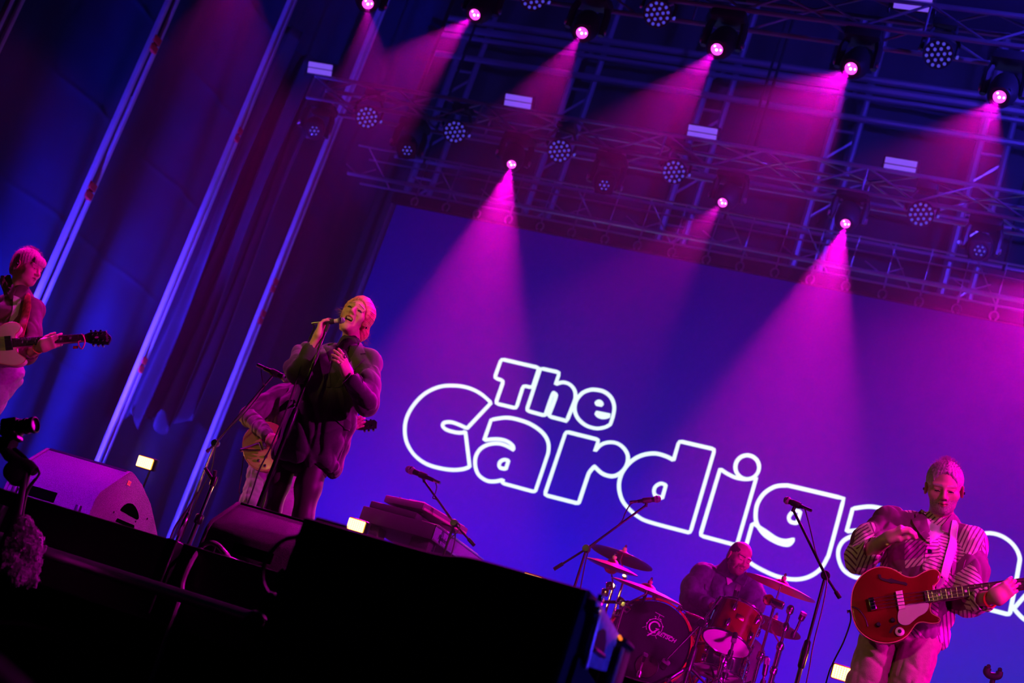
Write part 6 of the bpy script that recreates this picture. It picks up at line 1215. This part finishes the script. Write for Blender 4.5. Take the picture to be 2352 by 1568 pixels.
# ------------------------------------------------------------------ remote camera on a jointed arm
Yc = 5.0; cr = thing('remote_camera', 'dark video camera on a jointed arm at the left edge', 'camera', (at(50, 1200, Yc).x, Yc, -.8)); D_ = lambda x, y, dy=0: at(x, y, Yc+dy)
p, q_ = D_(30, 983), D_(88, 974); d = (q_-p).normalized(); Mc = frame(p, d, (0, 0, 1))
part('camera_body', box(.07, .07, .072, Mc @ Matrix.Translation((-.005, 0, .0)), .01, 2), BLACKM, cr)
ML = frameZ(p, d); ln = part('lens_barrel', lathe([(.024, .02), (.028, .025), (.028, .040), (.025, .043), (.029, .048), (.029, .072), (.026, .075), (.031, .080), (.033, .100), (.028, .102), (.024, .092)], ML, 24), BLACKM, cr)
for z in (.033, .060, .090): part('focus_ring', lathe([(.0295, z-.006), (.0325, z-.005), (.0325, z+.005), (.0295, z+.006)], ML, 24, False), RUBBER, ln)
part('mount_plate', box(.08, .05, .02, Mc @ Matrix.Translation((-.005, 0, -.046)), .004, 1), BLACKM, cr)
part('tilt_motor', tube([D_(15, 1012), D_(30, 1022)], .028, 12), BLACKM, cr); part('upper_arm', tube([D_(2, 1018), D_(22, 1045), D_(45, 1062)], [.022, .026, .022], 12), mat('glossy_black', (.02, .018, .02), .12), cr); part('elbow', tube([D_(45, 1062), D_(66, 1072), D_(80, 1082)], [.024, .028, .02], 12), mat('glossy_black', (.02, .018, .02), .12), cr)
part('pan_motor', lathe([(.03, -.035), (.045, -.03), (.045, .03), (.03, .035)], frameZ(D_(38, 1086), (.3, -1, .1)), 22), BLACKM, cr); part('lower_arm', tube([D_(60, 1085), D_(52, 1130), D_(42, 1185)], [.020, .016, .018], 12), BLACKM, cr)
for k in range(4): part('cable', tube(spline([D_(30+2*k, 1030), D_(55, 1055-3*k), D_(85+k, 1075+2*k), D_(88, 1092), D_(66, 1118+2*k), D_(50+2*k, 1160), D_(46+k, 1215)], 6), .0045, 6), CABLE, cr)
part('column', tube([D_(42, 1180), Vector((D_(40, 1200).x, Yc, -1.66))], .022, 10), BLACKM, cr)
# plastic-wrapped bundle
pb = Sdf(); 
for (x, y), r in zip(((55, 1210), (60, 1240), (40, 1260), (75, 1262), (52, 1290), (70, 1300), (30, 1290), (84, 1240), (45, 1325), (78, 1335)), (.045, .06, .06, .05, .065, .05, .05, .035, .045, .03)): pb.ell(D_(x, y, random.uniform(-.03, .03)), (r, r*.8, r*1.1), k=.02)
pb.noise.append(folds(.012, .05, 71, 6, (1, 1, 1))); pb.noise.append(folds(.006, .02, 72, 6, (1, 1, 1))); V_, F_ = pb.mesh(.0055)
solo('plastic_bag', (V_, F_), mat('crinkled_plastic', (.30, .22, .30), .10, spec=.8, bump=.6, bscale=90), 'crumpled clear plastic wrapped round gear below the video camera', 'plastic bag', angle=25)
# loop of cable over the stage edge
solo('stage_cable', tube(spline([Vector((at(400, 1440, 5.3).x, 5.30, -.75))]+[at(x, y, 5.32) for x, y in ((406, 1395), (420, 1335), (438, 1292))]+[at(x, y, 5.40) for x, y in ((460, 1258), (480, 1246), (500, 1252), (522, 1275))]+[Vector((at(540, 1290, 5.6).x, 5.6, .01)), Vector((-2.8, 5.75, .01))], 8), .0105, 8), mat('cable_sheath', (.28, .16, .24), .35), 'thick cable looping over the front edge of the stage', 'cable')
solo('stage_cable', tube(spline([at(x, y, 7.6) for x, y in ((455, 1130), (430, 1170), (405, 1205), (392, 1235))]+[Vector((at(385, 1260, 7.6).x, 7.6, .01))], 6), .006, 6), CABLE, 'thin cable curving down behind the left monitor wedge', 'cable')
# nearest corner: padded barrier rail, far out of focus
solo('barrier_rail', tube(spline([(-1.6, 1.0, -.55), (-1.1, 1.28, -.62), (-.86, 1.36, -.70), (-.69, 1.40, -.82), (-.60, 1.42, -1.0), (-.57, 1.42, -1.66)], 8), .07, 16), mat('dark_padding', (.05, .02, .06), .8), 'blurred dark padded rail in the nearest lower corner', 'rail')
# ================================================================== stage haze
hz = bpy.data.materials.new('stage_haze'); hz.use_nodes = True; nt = hz.node_tree; nt.nodes.clear()
v = nt.nodes.new('ShaderNodeVolumeScatter'); v.inputs['Color'].default_value = (1, 1, 1, 1); v.inputs['Density'].default_value = .022; v.inputs['Anisotropy'].default_value = .25
ou = nt.nodes.new('ShaderNodeOutputMaterial'); nt.links.new(v.outputs[0], ou.inputs['Volume'])
o = part('stage_haze', box(12.7, 6.2, 7.9, None, 0, 1, (-2.85, 13.83, 4.01)), hz, smooth=False); setp(o, 'thick violet haze hanging between the trusses and the video wall', 'haze', None, 'stuff')
h2 = hz.copy(); h2.name = 'thin_haze'; h2.node_tree.nodes['Volume Scatter'].inputs['Density'].default_value = .009
o = part('stage_haze', box(12.7, 2.3, 7.9, None, 0, 1, (-2.85, 9.57, 4.01)), h2, smooth=False); setp(o, 'thinner haze in front of the drum kit', 'haze', None, 'stuff')
